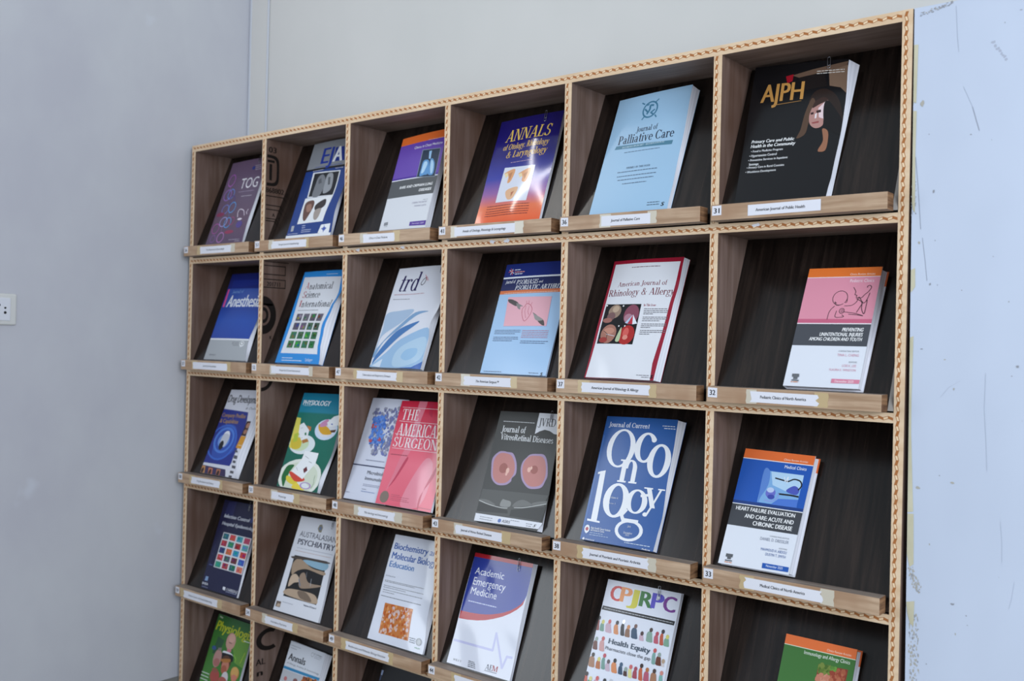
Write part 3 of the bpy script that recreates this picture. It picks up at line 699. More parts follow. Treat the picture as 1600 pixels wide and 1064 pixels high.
B('eja',0,1,0.01,'soft',0.1068,[0.0,0.0,0.2131,0.0,0.1798,0.342,-0.0102,0.3376],[0.1808,0.341,0.2107],[0.0,0.0,0.2619,-0.0301,0.5361,0.0212,1.0,0.0],'1f3f86',[
('q','8d9096',1.0,0.7209),
('q','15181c',0.7209,0.7001),
('p','24388c',[0.6124,0.9165,0.8138,0.9145,0.8833,0.7644,0.6353,0.769]),
('t','sb','2a3f9a','l',0.3115,0.5911,0.7632,0.1759,'EJ'),
('t','sb','f2f3f6','l',0.6005,0.8299,0.765,0.1656,'A'),
('g','3a4fa0',0.21,0.852,0.7293,1,0.6),
('g','d0d0d0',0.1831,0.4363,0.694,1,0.6),
('g','d0d0d0',0.7141,0.8891,0.6889,1,0.6),
('p','e8eaee',[0.2008,0.6797,0.8478,0.6655,0.8353,0.4049,0.2306,0.4136]),
('p','15181c',[0.2436,0.6665,0.8224,0.6545,0.815,0.4158,0.2566,0.4236]),
('s','7a7d82',[0.3664,0.6217,0.467,0.6437,0.5547,0.5801,0.5618,0.5083,0.5003,0.4197,0.3412,0.4245,0.3399,0.5366]),
('s','9a9da2',[0.5687,0.6366,0.6834,0.643,0.7258,0.5687,0.7204,0.4703,0.5804,0.4434,0.5551,0.5371]),
('p','5a5d62',[0.386,0.5914,0.4398,0.6095,0.4795,0.5564,0.4082,0.5466]),
('p','5a5d62',[0.6034,0.6055,0.6488,0.6096,0.6802,0.5291,0.636,0.5248]),
('p','eceef0',[0.1935,0.4099,0.8353,0.4049,0.7692,0.1507,0.1799,0.1449]),
('s','6a4a40',[0.2581,0.3691,0.4157,0.3776,0.4583,0.3159,0.3848,0.2066,0.328,0.1696,0.2676,0.2119,0.231,0.3133]),
('s','a07868',[0.2837,0.332,0.3856,0.3409,0.4212,0.2755,0.3297,0.2657]),
('s','3a3230',[0.4988,0.328,0.6874,0.3811,0.7269,0.3164,0.6304,0.2794,0.5226,0.2706]),
('s','a89c94',[0.5226,0.2706,0.6589,0.285,0.6455,0.2019,0.5844,0.1698,0.5244,0.2003]),
('p','b0b4ba',[0.0628,0.1313,0.1266,0.1329,0.1336,0.076,0.0727,0.0755]),
('g','c8d0e8',0.3135,0.3908,0.1201,1,0.8),
('g','c8d0e8',0.3211,0.3947,0.0988,1,0.8),
('g','c8d0e8',0.3281,0.5431,0.0755,1,0.7),
('g','c8d0e8',0.3295,0.5406,0.0561,1,0.7),
('g','c8d0e8',0.0266,0.2638,0.0465,1,0.6),
('p','f0f2f6',[0.7561,0.1168,0.9578,0.1223,0.9524,0.015,0.7123,0.0374]),
('k','4a60b0',0.003,[0.8309,0.1042,0.8313,0.0426]),
('k','4a60b0',0.003,[0.7776,0.0761,0.884,0.0774]),
('e','4a60b0',0.8339,0.0739,0.036,0.0193),
('q','f0f2f6',0.0328,0.0),
])
B('ped',1,5,0.022,'hard',0.1595,[0.0,0.0,0.155,0.0,0.1668,0.2614,0.0149,0.2615],[0.1739,0.2583,0.1578],[],'e4e8f1',[
('q','e8762c',1.0,0.9229),
('q','f0e6ea',0.9229,0.9177),
('q','e394a8',0.9177,0.5637),
('q','cb6683',0.5637,0.5295),
('q','f0e6ea',0.5295,0.521),
('q','4a4d54',0.521,0.3397),
('t','s','fbe6d6','l',0.588,0.9235,0.9336,0.0187,'Clinics Review Articles'),
('t','s','fbe6ee','l',0.6054,0.9247,0.8729,0.0288,'Pediatric Clinics'),
('o','33262c',0.518,0.7407,0.1038,0.0626,0.92),
('p','e394a8',[0.5782,0.6983,0.6555,0.7063,0.6321,0.673,0.5697,0.6682]),
('k','33262c',0.0012,[0.605,0.6982,0.6209,0.7065,0.6193,0.735]),
('k','33262c',0.0012,[0.4851,0.6954,0.4593,0.7073,0.4843,0.6819,0.5233,0.6784]),
('k','33262c',0.0012,[0.4022,0.561,0.4061,0.6114,0.4268,0.645,0.4662,0.6719]),
('k','33262c',0.0012,[0.5072,0.6315,0.503,0.5813,0.5791,0.578,0.6167,0.5847,0.5883,0.598]),
('k','33262c',0.0012,[0.6001,0.6731,0.6916,0.6778,0.7483,0.7058,0.7663,0.7474]),
('o','33262c',0.5769,0.6314,0.0368,0.0234,0.8),
('o','33262c',0.5796,0.6314,0.016,0.0117,0.7),
('k','33262c',0.0012,[0.6038,0.623,0.7531,0.6112,0.8696,0.5898,0.7836,0.598,0.6768,0.603]),
('k','33262c',0.0012,[0.6733,0.8286,0.7112,0.7946,0.7094,0.7678,0.7381,0.7609,0.7357,0.7442,0.8027,0.7405,0.8388,0.7668,0.8826,0.793,0.9087,0.826,0.8877,0.8429,0.8578,0.8383,0.8563,0.8266]),
('k','33262c',0.0012,[0.739,0.7342,0.8235,0.7005,0.804,0.6558,0.7772,0.6178]),
('k','33262c',0.0012,[0.7742,0.7473,0.8429,0.6971,0.8793,0.7217,0.9026,0.7796]),
('k','33262c',0.0012,[0.8299,0.6971,0.8354,0.6475,0.8799,0.6063,0.8873,0.6804,0.8871,0.7217]),
('t','sbi','ffffff','l',0.6365,0.9201,0.46,0.0313,'PREVENTING'),
('t','sbi','ffffff','l',0.345,0.9233,0.4195,0.0317,'UNINTENTIONAL INJURIES'),
('t','sbi','ffffff','l',0.217,0.9254,0.3811,0.0301,'AMONG CHILDREN AND YOUTH'),
('t','s','8a8d94','l',0.6509,0.918,0.2916,0.013,'CONSULTING EDITOR'),
('t','s','dca4b4','l',0.6448,0.9242,0.2561,0.0211,'TINA L. CHENG'),
('t','s','8a8d94','l',0.8146,0.9188,0.2037,0.0129,'EDITORS'),
('t','s','dca4b4','l',0.7355,0.9164,0.1708,0.0209,'LOIS K. LEE'),
('t','s','dca4b4','l',0.5803,0.9225,0.1363,0.0194,'FLAURA K. WINSTON'),
('p','6a6d72',[0.0957,0.1008,0.1913,0.1014,0.1956,0.0752,0.1002,0.0744]),
('p','6a6d72',[0.1219,0.075,0.1794,0.0748,0.1786,0.055,0.1239,0.0552]),
('p','6a6d72',[0.1028,0.053,0.202,0.0507,0.2029,0.0409,0.1038,0.0432]),
('g','d8906a',0.0988,0.203,0.0305,1,0.6),
('p','dc88a0',[0.636,0.0717,0.9992,0.0716,0.9966,0.04,0.6371,0.038]),
('t','s','fbeef2','l',0.6818,0.9242,0.0449,0.0192,'December 2025'),
])
B('rhin',1,4,0.012,'soft',0.0563,[0.0,0.0,0.1908,0.0,0.2042,0.3076,0.0117,0.3024],[0.215,0.3047,0.204],[0.0,0.0,0.3405,0.0006,0.6019,0.0044,0.7604,0.0218,1.0,0.0],'9c1a32',[
('p','e6e8ee',[0.0331,0.9698,0.9632,0.9635,0.9529,0.7617,0.9526,0.5893,0.9499,0.3533,0.9302,0.1333,0.9531,0.0009,0.0183,0.0046,0.0357,0.3091]),
('g','6a3a44',0.2953,0.7012,0.9299,1,0.6),
('t','S','7c2036','l',0.1482,0.8428,0.7705,0.0398,'American Journal of'),
('t','S','741a30','l',0.0457,0.9708,0.6892,0.0571,'Rhinology & Allergy'),
('p','131113',[0.0538,0.623,0.575,0.6122,0.5844,0.2817,0.0589,0.2858]),
('e','9a8270',0.2069,0.558,0.0925,0.0585),
('e','c0a890',0.2143,0.5788,0.0487,0.0278),
('e','7a5a5a',0.1704,0.5167,0.0603,0.0348),
('e','a06a60',0.1306,0.4823,0.0678,0.0209),
('e','8a4a5c',0.462,0.5279,0.1085,0.0822),
('e','b08090',0.4273,0.501,0.0587,0.0342),
('p','e8f0f8',[0.4902,0.5277,0.577,0.4527,0.5103,0.4463]),
('p','b8d0e8',[0.4902,0.5277,0.4371,0.4533,0.3987,0.4603]),
('p','c03040',[0.4902,0.5277,0.5103,0.4463,0.4447,0.4519]),
('e','a87464',0.198,0.3676,0.1137,0.0799),
('e','c48c78',0.1963,0.3923,0.0792,0.0275),
('e','a03a34',0.1419,0.3166,0.0609,0.0234),
('k','d8d8e0',0.0012,[0.168,0.3648,0.2955,0.3487]),
('k','2a2020',0.0014,[0.1189,0.3923,0.1849,0.3648,0.1838,0.3305]),
('e','b02a28',0.4635,0.3586,0.1112,0.0811),
('s','b8c8a0',[0.3248,0.3108,0.3468,0.3923,0.37,0.4195,0.3839,0.3111]),
('e','d86058',0.4473,0.3788,0.041,0.0406),
('e','e09080',0.4539,0.3384,0.0363,0.0202),
('e','f0f0f0',0.067,0.6101,0.0123,0.007),
('e','f0f0f0',0.3157,0.6024,0.0119,0.0069),
('e','f0f0f0',0.3234,0.4333,0.0095,0.0068),
('e','f0f0f0',0.411,0.433,0.0094,0.0068),
('t','S','a04050','l',0.6132,0.7766,0.5943,0.019,'In This Issue'),
('g','77757c',0.629,0.9476,0.5697,1,0.55),
('g','77757c',0.631,0.9539,0.5549,1,0.55),
('g','77757c',0.633,0.9552,0.5409,1,0.55),
('g','77757c',0.635,0.7682,0.5278,1,0.55),
('g','77757c',0.6365,0.9725,0.5016,1,0.55),
('g','77757c',0.6385,0.9739,0.4877,1,0.55),
('g','77757c',0.6382,0.8784,0.4727,1,0.55),
('g','77757c',0.6387,0.9873,0.4466,1,0.55),
('g','77757c',0.6407,0.9892,0.432,1,0.55),
('g','77757c',0.6403,0.7712,0.4183,1,0.55),
('g','77757c',0.6442,1.0008,0.3944,1,0.55),
('g','77757c',0.6439,0.9983,0.38,1,0.55),
('g','77757c',0.6442,0.7811,0.3646,1,0.55),
('g','88868c',0.7527,0.9253,0.0344,1,0.5),
('g','88868c',0.8269,0.9276,0.0199,1,0.5),
('t','sbi','101014','l',0.9447,0.9893,0.0147,0.0292,'S'),
])
B('psor',1,3,0.007,'soft',0.1234,[0.0,0.0,0.2146,0.0,0.2104,0.314,-0.0041,0.3078],[0.2114,0.313,0.2118],[],'a8caec',[
('q','1f2f78',1.0,0.8776),
('q','e8ecf4',0.8776,0.8626),
('q','28305e',0.8626,0.7501),
('q','e07a4a',0.7501,0.7178),
('k','e8ecf4',0.0016,[0.0683,0.9448,0.1491,0.912]),
('k','e8ecf4',0.0016,[0.1195,0.9531,0.0974,0.8992]),
('k','d85a4a',0.0016,[0.0613,0.9258,0.1384,0.9375]),
('k','d85a4a',0.0016,[0.1301,0.898,0.0873,0.9589]),
('g','e8ecf4',0.1523,0.2455,0.9402,1,0.7),
('g','e8a090',0.1598,0.3217,0.9187,1,0.8),
('g','e8ecf4',0.1685,0.2912,0.9008,1,0.7),
('g','e8ecf4',0.7236,0.8806,0.8715,1,0.6),
('t','Si','eef0f6','l',0.0524,0.2125,0.8178,0.0312,'Journal of'),
('t','Si','f4f5fa','l',0.2299,0.5697,0.8035,0.0425,'PSORIASIS'),
('t','Si','eef0f6','l',0.5801,0.6416,0.8097,0.0214,'and'),
('t','Si','f4f5fa','l',0.2296,1.0031,0.7523,0.0407,'PSORIATIC ARTHRITIS'),
('g','f0c8b0',0.0751,0.8954,0.7226,1,0.6),
('p','eab0bc',[0.1565,0.688,0.8268,0.6814,0.8362,0.4238,0.1902,0.4232]),
('s','55504e',[0.1652,0.6675,0.2408,0.6631,0.3394,0.631,0.3147,0.6029,0.2184,0.629,0.18,0.6441]),
('s','8a8684',[0.315,0.6315,0.4247,0.5997,0.3847,0.5975,0.3881,0.5719,0.353,0.581,0.3269,0.6027]),
('s','55504e',[0.6896,0.4724,0.7683,0.4787,0.8036,0.4307,0.758,0.435]),
('s','9a9694',[0.6038,0.5396,0.6729,0.5139,0.7683,0.4787,0.7029,0.4682,0.6505,0.4823,0.6263,0.5074]),
('k','55504e',0.001,[0.5938,0.5411,0.6594,0.5182]),
('k','c05868',0.0014,[0.45,0.5964,0.4757,0.6214,0.5331,0.6092,0.5724,0.5707,0.5548,0.5151,0.4962,0.4668,0.4424,0.5162,0.4238,0.5728,0.45,0.5964]),
('k','c05868',0.001,[0.4724,0.6003,0.4687,0.5511,0.5038,0.4947]),
('k','c05868',0.001,[0.5203,0.5995,0.5166,0.5505,0.54,0.5222]),
('k','c86070',0.001,[0.4757,0.6214,0.4604,0.6472]),
('k','c86070',0.001,[0.5057,0.6181,0.5001,0.6492]),
('k','c86070',0.001,[0.5414,0.6062,0.5538,0.6341]),
('g','55607a',0.0744,0.4735,0.3828,1,0.5),
('g','55607a',0.0737,0.4745,0.368,1,0.5),
('g','55607a',0.0756,0.4019,0.3524,1,0.5),
('g','55607a',0.0749,0.4631,0.3201,1,0.5),
('g','55607a',0.0768,0.4647,0.3047,1,0.5),
('g','55607a',0.0762,0.3753,0.289,1,0.5),
('g','c08090',0.5016,0.8893,0.3806,1,0.5),
('g','c08090',0.5031,0.8883,0.3655,1,0.5),
('g','c08090',0.5047,0.8896,0.3505,1,0.5),
('g','c08090',0.5039,0.8909,0.3355,1,0.5),
('g','c08090',0.5054,0.8922,0.3206,1,0.5),
('g','55607a',0.5097,0.9145,0.2874,1,0.5),
('g','55607a',0.5094,0.8754,0.271,1,0.5),
('g','55607a',0.0526,0.3343,0.0137,1,0.5),
('g','55607a',0.747,0.8864,0.0155,1,0.5),
('t','sbi','101014','l',0.9191,0.9554,-0.0002,0.0274,'S'),
])
B('trd',1,2,0.012,'soft',0.1091,[0.0,0.0,0.2021,0.0,0.2031,0.314,0.0046,0.3072],[0.2041,0.313,0.2028],[0.0,0.0,0.2344,-0.0059,0.4256,-0.0652,0.6178,0.0243,1.0,0.0],'dfe1ea',[
('t','Sbi','2c2458','l',0.0929,0.5273,0.7574,0.185,'trd'),
('k','33303a',0.0022,[0.6249,0.8862,0.5754,0.8634,0.5455,0.8253,0.5766,0.8098,0.6201,0.833,0.6265,0.8833]),
('k','c04050',0.0016,[0.5947,0.9105,0.6554,0.8505]),
('k','c04050',0.0012,[0.634,0.8902,0.681,0.8496]),
('g','b88890',0.0645,0.6608,0.7216,1,0.7),
('g','77757c',0.0655,0.3973,0.6737,1,0.6),
('s','a9bfd8',[0.0209,0.5261,0.2668,0.5594,0.5509,0.5668,0.3992,0.45,0.0635,0.314,0.0249,0.1618,-0.0025,0.0966,0.0271,0.3722]),
('s','7fa3c8',[0.8487,0.5485,0.6506,0.5117,0.405,0.3929,0.1291,0.2564,0.0359,0.0972,-0.006,0.1398,0.1617,0.2998,0.3839,0.4287,0.599,0.5406]),
('s','4a7ab4',[0.4091,0.3857,0.2045,0.2784,0.0519,0.119,0.0307,0.0255,0.0948,0.0839,0.2726,0.2146,0.4492,0.3148,0.7592,0.4547]),
('s','9cbede',[0.0355,-0.0101,0.057,0.0403,0.2492,0.1575,0.4685,0.2796,0.9593,0.3954,0.9862,0.2343,0.9918,0.0994,1.0016,-0.0169]),
('s','b4d0e6',[0.4489,0.0205,0.4307,0.1457,0.6304,0.2455,0.938,0.3021,0.9572,0.1123,0.7284,0.0266]),
('s','9cc2e2',[0.5691,0.106,0.6413,0.1762,0.8292,0.192,0.84,0.124,0.701,0.0739]),
('p','2f62b0',[0.2748,-0.0255,0.5547,-0.013,0.8201,0.0124,1.0118,0.0729,1.0016,-0.0169]),
('p','d4e0ee',[0.0397,0.0114,0.2056,0.0859,0.2,0.0008]),
])
B('anes',1,0,0.009,'soft',0.076,[0.0,0.0,0.2331,0.0,0.2134,0.316,-0.0016,0.3151],[0.2144,0.315,0.2324],[0.0,0.0,0.2243,-0.0564,0.511,0.0022,1.0,0.0],'16216a,0 1c2f86,25 2a55b4,55 243a98,100',[
('p','3a5ab0',[0.0703,0.824,0.9466,0.8139,0.9735,0.5971,0.0505,0.6071]),
('p','e0559a',[0.0281,0.8164,0.0691,0.8208,0.076,0.607,0.0298,0.6105]),
('p','1c2f86',[0.0881,0.9231,0.8084,0.9221,0.8133,0.8609,0.1075,0.8235]),
('t','Si','7fa8d8','l',0.1679,0.4713,0.768,0.0346,'Journal of'),
('t','sbi','f0f3fa','l',0.1208,0.9888,0.6074,0.1443,'Anesthesia'),
('q','eef0f4',0.2435,0.2258),
('q','b2b6ba',0.2258,0.0),
('e','f2f4f6',0.8503,0.1872,0.057,0.0308),
('o','55585c',0.8488,0.1903,0.0428,0.0185,0.7),
('k','f2f4f6',0.003,[0.8453,0.1687,0.8264,0.15]),
('g','77797c',0.5908,0.7671,0.199,1,0.6),
('g','77797c',0.5943,0.7763,0.182,1,0.6),
('g','77797c',0.6258,0.7782,0.1652,1,0.6),
('t','S','6a6d72','l',0.1016,0.2744,0.047,0.0205,'Springer'),
])
B('anat',1,1,0.011,'soft',0.0714,[0.0,0.0,0.2122,0.0,0.2085,0.314,0.0045,0.3101],[0.2095,0.313,0.2177],[0.0,0.0,0.251,-0.1041,0.4101,-0.1459,0.5851,-0.0891,0.7672,0.0173,1.0,0.0],'2f8fdc',[
('p','e6e8ee',[0.0434,0.939,0.9125,0.9255,0.9653,0.6876,0.9365,0.5417,0.914,0.4102,0.9273,0.265,0.9384,0.102,0.062,0.1043,0.0833,0.4412]),
('g','cfe4f6',0.5579,0.8109,0.955,1,0.6),
('t','S','b03040','l',0.1476,0.2377,0.8046,0.0733,'A'),
('t','S','2a2a36','l',0.2476,0.7857,0.7958,0.0732,'natomical'),
('t','S','b03040','l',0.1506,0.2201,0.7039,0.0744,'S'),
('t','S','2a2a36','l',0.2268,0.5582,0.7028,0.0726,'cience'),
('t','S','b03040','l',0.1361,0.1837,0.6085,0.0693,'I'),
('t','S','2a2a36','l',0.1974,0.9288,0.6021,0.0691,'nternational'),
('g','66666e',0.1462,0.6596,0.5636,1,0.6),
('m','5b5664,6a6672,55505e,625d6c,585464,645e70,4a6a52,3f5a48,3f7a4c,356848,3f7a50,2f6a44,3a7444,3f8050,35704a,2f6a44',[0.1461,0.5399,0.8644,0.5378,0.853,0.1522,0.1434,0.1518],4,4),
('g','e0eefa',0.1339,0.3885,0.0498,1,0.7),
('g','e0eefa',0.142,0.6166,0.0235,1,0.8),
('t','S','e0eefa','l',0.6825,0.8496,0.0264,0.0314,'Springer'),
])
B('heart',2,5,0.022,'hard',0.0229,[0.0,0.0,0.1579,0.0,0.1747,0.2523,0.0162,0.2554],[0.1778,0.252,0.1635],[],'e4e8f1',[
('q','ea6e2c',1.0,0.9205),
('q','f0e8e6',0.9205,0.9134),
('q','1656b4',0.9134,0.5483),
('q','123a80',0.5483,0.5221),
('q','eef0f4',0.5221,0.5152),
('q','3e4147',0.5152,0.3312),
('t','s','fbe6d6','l',0.5826,0.9174,0.9345,0.0173,'Clinics Review Articles'),
('t','s','ffffff','l',0.6171,0.9193,0.8677,0.029,'Medical Clinics'),
('p','7fb0e0',[0.3404,0.8302,0.9027,0.8265,0.9014,0.55,0.3462,0.5536]),
('p','b8d8f2',[0.4481,0.8261,0.9027,0.8265,0.9093,0.7197,0.7623,0.6652,0.5062,0.713]),
('s','5a86d0',[0.3404,0.8302,0.4273,0.8281,0.4456,0.7081,0.3797,0.5994,0.3554,0.5595]),
('s','4a58b8',[0.7126,0.6867,0.8075,0.7285,0.8863,0.7009,0.8618,0.6564,0.7489,0.6641]),
('k','12141c',0.003,[0.5248,0.7748,0.656,0.7627,0.7126,0.7603,0.787,0.7833,0.8733,0.773,0.9032,0.7362,0.873,0.6998]),
('k','e8eef6',0.0016,[0.6445,0.7927,0.672,0.7571,0.6988,0.7969,0.696,0.7452]),
('k','12141c',0.0036,[0.6171,0.6447,0.7831,0.6465,0.8944,0.6422]),
('e','6a70c8',0.5046,0.644,0.0697,0.0426),
('e','c0d0f0',0.4949,0.669,0.0513,0.0221),
('e','3a48a8',0.523,0.6113,0.0505,0.0206),
('k','8aa0e0',0.003,[0.4449,0.579,0.5318,0.5744,0.6045,0.6044,0.6171,0.6447]),
('p','4a78d0',[0.6329,0.6033,0.9035,0.6176,0.9014,0.55,0.542,0.5479]),
('t','sb','ffffff','l',0.0701,0.9106,0.4667,0.0346,'HEART FAILURE EVALUATION'),
('t','sb','ffffff','l',0.2209,0.9122,0.4088,0.036,'AND CARE: ACUTE AND'),
('t','sb','ffffff','l',0.3582,0.9105,0.3549,0.0373,'CHRONIC DISEASE'),
('t','s','8a8d94','l',0.6342,0.9041,0.282,0.0118,'CONSULTING EDITOR'),
('t','s','8a90a0','l',0.5119,0.9069,0.2447,0.0267,'DANIEL D. DRESSLER'),
('t','s','8a8d94','l',0.7985,0.9079,0.193,0.0117,'EDITORS'),
('t','s','5a74a8','l',0.5532,0.9114,0.1614,0.0233,'MAHMOUD H. ABDOU'),
('t','s','5a74a8','l',0.6321,0.9084,0.1254,0.0232,'DUSTIN T. SMITH'),
('p','5a5d62',[0.089,0.0888,0.1878,0.09,0.1874,0.063,0.0887,0.0617]),
('p','5a5d62',[0.1154,0.0677,0.1707,0.0681,0.1689,0.0444,0.1165,0.0442]),
('p','5a5d62',[0.0932,0.0368,0.1918,0.0382,0.1931,0.0283,0.0917,0.0266]),
('g','d8906a',0.0908,0.1956,0.0149,1,0.6),
('p','1c58b0',[0.6205,0.0614,0.9846,0.0611,0.9864,0.0206,0.6261,0.0191]),
('t','s','e8eef8','l',0.6763,0.9055,0.0337,0.0212,'November 2025'),
])
B('onco',2,4,0.013,'soft',0.0569,[0.0,0.0,0.2011,0.0,0.1963,0.3111,0.0005,0.3065],[0.2136,0.3092,0.2036],[0.0,0.0,0.0899,0.01,0.2565,0.0279,0.507,0.0148,0.7207,0.0198,1.0,0.0],'2a5a9e',[
('p','3f6cac',[0.0076,0.8408,0.0267,0.8415,0.0249,0.0852,0.0041,0.0833]),
('t','S','eceef2','l',0.0549,0.6382,0.9151,0.0389,'Journal of Current'),
('t','S','eceef2','l',0.1023,0.5018,0.5955,0.299,'O'),
('t','S','eceef2','x',0.4915,0.7667,0.6484,0.2325,'c'),
('t','S','eceef2','x',0.6955,0.9953,0.5456,0.2505,'o'),
('t','S','eceef2','x',0.3391,0.6086,0.4786,0.1779,'n'),
('p','eceef2',[0.0804,0.5465,0.1541,0.5584,0.1773,0.1573,0.0935,0.1545]),
('p','eceef2',[0.0482,0.5386,0.0857,0.5468,0.0874,0.5288,0.0521,0.5221]),
('p','eceef2',[0.0405,0.1663,0.2217,0.1582,0.2242,0.1453,0.0417,0.1501]),
('t','S','eceef2','x',0.205,0.5581,0.2068,0.2561,'o'),
('t','S','eceef2','x',0.5136,0.7897,0.2574,0.177,'o'),
('o','eceef2',0.6307,0.1226,0.1844,0.0811,0.76),
('k','eceef2',0.0085,[0.5402,0.2746,0.4915,0.2304,0.5249,0.1958,0.7126,0.195]),
('k','eceef2',0.006,[0.6993,0.3927,0.7884,0.4049]),
('t','S','eceef2','x',0.7236,0.9904,0.3129,0.1481,'y'),
('t','S','d8dde6','l',0.2858,0.4036,0.3465,0.0147,'Volume 6'),
('t','S','d8dde6','l',0.2967,0.384,0.3023,0.0118,'Issue 2'),
('t','S','d8dde6','l',0.6037,0.6531,0.1472,0.0142,'July'),
('t','S','d8dde6','l',0.572,0.6879,0.0956,0.0169,'December'),
('t','S','d8dde6','l',0.6002,0.6546,0.0806,0.0139,'2025'),
('g','d8dde6',0.8126,0.9834,0.9411,1,0.6),
('g','d8dde6',0.8385,0.9877,0.9226,1,0.6),
('e','e8eaf0',0.0701,0.0863,0.0372,0.0321),
('k','e8eaf0',0.003,[0.0735,0.0778,0.0698,0.054]),
('e','b04050',0.0701,0.0863,0.0212,0.0146),
('t','sb','e0e5ee','l',0.1242,0.3972,0.0926,0.0174,'Rajiv Gandhi Cancer Institute'),
('t','sb','e0e5ee','l',0.1227,0.3188,0.0759,0.016,'and Research Centre'),
('g','a8bcd8',0.1186,0.3123,0.0595,1,0.5),
('g','a8bcd8',0.1197,0.3829,0.044,1,0.5),
('e','e8eaf0',0.0514,0.0069,0.016,0.0115),
('t','sb','e0e5ee','l',0.0774,0.2045,0.0023,0.0115,'Medical Journal'),
('g','c0d0e4',0.6136,0.9553,0.0277,1,0.6),
('t','sb','e8eaf0','l',0.856,0.9655,-0.0016,0.0135,'Medknow'),
])
B('vit',2,3,0.01,'soft',0.1178,[0.0,0.0,0.2062,0.0,0.1958,0.303,-0.0032,0.2988],[0.1968,0.302,0.2164],[0.0,0.0,0.055,0.0552,0.2647,0.0613,0.6342,0.0462,1.0,0.0],'323331',[
('p','e8eaf0',[0.6552,1.0112,1.0087,1.0079,0.989,0.8219,0.9381,0.8226,0.8677,0.8462,0.7871,0.8548,0.7136,0.8369,0.6483,0.8102]),
('t','S','2a2b2e','l',0.6719,0.9397,0.8853,0.069,'JVRD'),
('g','d0d2d4',0.0906,0.6179,0.9037,1,0.6),
('t','S','f0f2f4','l',0.0917,0.4979,0.8097,0.0573,'Journal of'),
('t','S','f0f2f4','l',0.1087,0.9385,0.7391,0.0539,'VitreoRetinal Diseases'),
('s','a890b4',[0.075,0.474,0.057,0.5649,0.1376,0.6262,0.2231,0.6354,0.2802,0.6308,0.3792,0.6211,0.4607,0.5432,0.4854,0.4526,0.4377,0.4079,0.4313,0.3778,0.3585,0.3428,0.2264,0.3376,0.1199,0.3858]),
('s','c07c76',[0.1025,0.4758,0.0936,0.5593,0.1627,0.6138,0.2717,0.6182,0.3607,0.6004,0.4309,0.5384,0.4527,0.4564,0.4052,0.3908,0.3385,0.3592,0.2269,0.3556,0.1437,0.395]),
('e','a05850',0.2723,0.4865,0.0671,0.045),
('e','e8b8a8',0.3471,0.4688,0.0266,0.0252),
('e','e8b8a8',0.3382,0.4382,0.0162,0.0147),
('s','a890b4',[0.544,0.4891,0.5497,0.5561,0.5982,0.5991,0.6464,0.6285,0.7493,0.6387,0.8499,0.6342,0.9115,0.5711,0.9407,0.4696,0.9201,0.4138,0.888,0.3657,0.8228,0.3463,0.7028,0.3427,0.5945,0.4014]),
('s','c07c76',[0.569,0.4907,0.5783,0.5623,0.6376,0.6102,0.7349,0.6217,0.8314,0.6156,0.8877,0.5624,0.912,0.4704,0.8829,0.3967,0.8164,0.3659,0.7084,0.3619,0.6195,0.4091]),
('e','a05850',0.7413,0.5021,0.0539,0.0363),
('e','e8b8a8',0.6681,0.4973,0.025,0.0218),
('e','e8b8a8',0.6974,0.5138,0.0147,0.0145),
('p','4b4c4a',[0.0133,0.2842,1.0043,0.3044,0.9716,0.2482,0.9647,0.0765,0.0075,0.0685]),
('p','2c2d2c',[0.0106,0.1663,0.4837,0.1302,0.4938,0.105,0.0063,0.0834]),
('p','2c2d2c',[0.5305,0.1402,0.9964,0.211,0.9834,0.0881,0.5267,0.0864]),
('s','8a8b89',[0.3466,0.1795,0.3699,0.2182,0.4096,0.2171,0.4987,0.207,0.4959,0.1632,0.3699,0.155]),
('s','6a6b69',[0.5389,0.1699,0.5769,0.2137,0.6665,0.2387,0.7695,0.2232,0.8015,0.2018,0.6878,0.1831]),
('s','6a6b69',[-0.0008,0.1909,0.1377,0.1946,0.2726,0.1658,0.238,0.1525,0.0952,0.1657]),
('s','6a6b69',[0.8158,0.2273,0.9869,0.2566,0.9942,0.2361,0.8245,0.2039]),
('k','e0e1df',0.0012,[0.0039,0.1808,0.1819,0.1566,0.374,0.1452,0.4708,0.1493]),
('k','e0e1df',0.0012,[0.5671,0.1622,0.6915,0.1734,0.8265,0.1984,0.9952,0.2334]),
('p','e4e6ee',[-0.0061,0.0673,1.002,0.0747,1.0417,0.0198,-0.0021,-0.0025]),
('g','8a8d96',0.0832,0.2864,0.04,1,0.6),
('g','8a8d96',0.0837,0.2906,0.021,1,0.6),
('e','5a78b8',0.4018,0.0353,0.0257,0.0172),
('t','sb','4a4f5c','l',0.4408,0.5644,0.0244,0.0258,'ASRS'),
('g','8a8d96',0.5623,0.6919,0.0507,1,0.6),
('g','8a8d96',0.7946,0.881,0.0449,1,0.6),
('g','8a8d96',0.812,0.8902,0.0275,1,0.6),
('t','sbi','101014','l',0.9054,0.9409,0.0299,0.025,'S'),
])
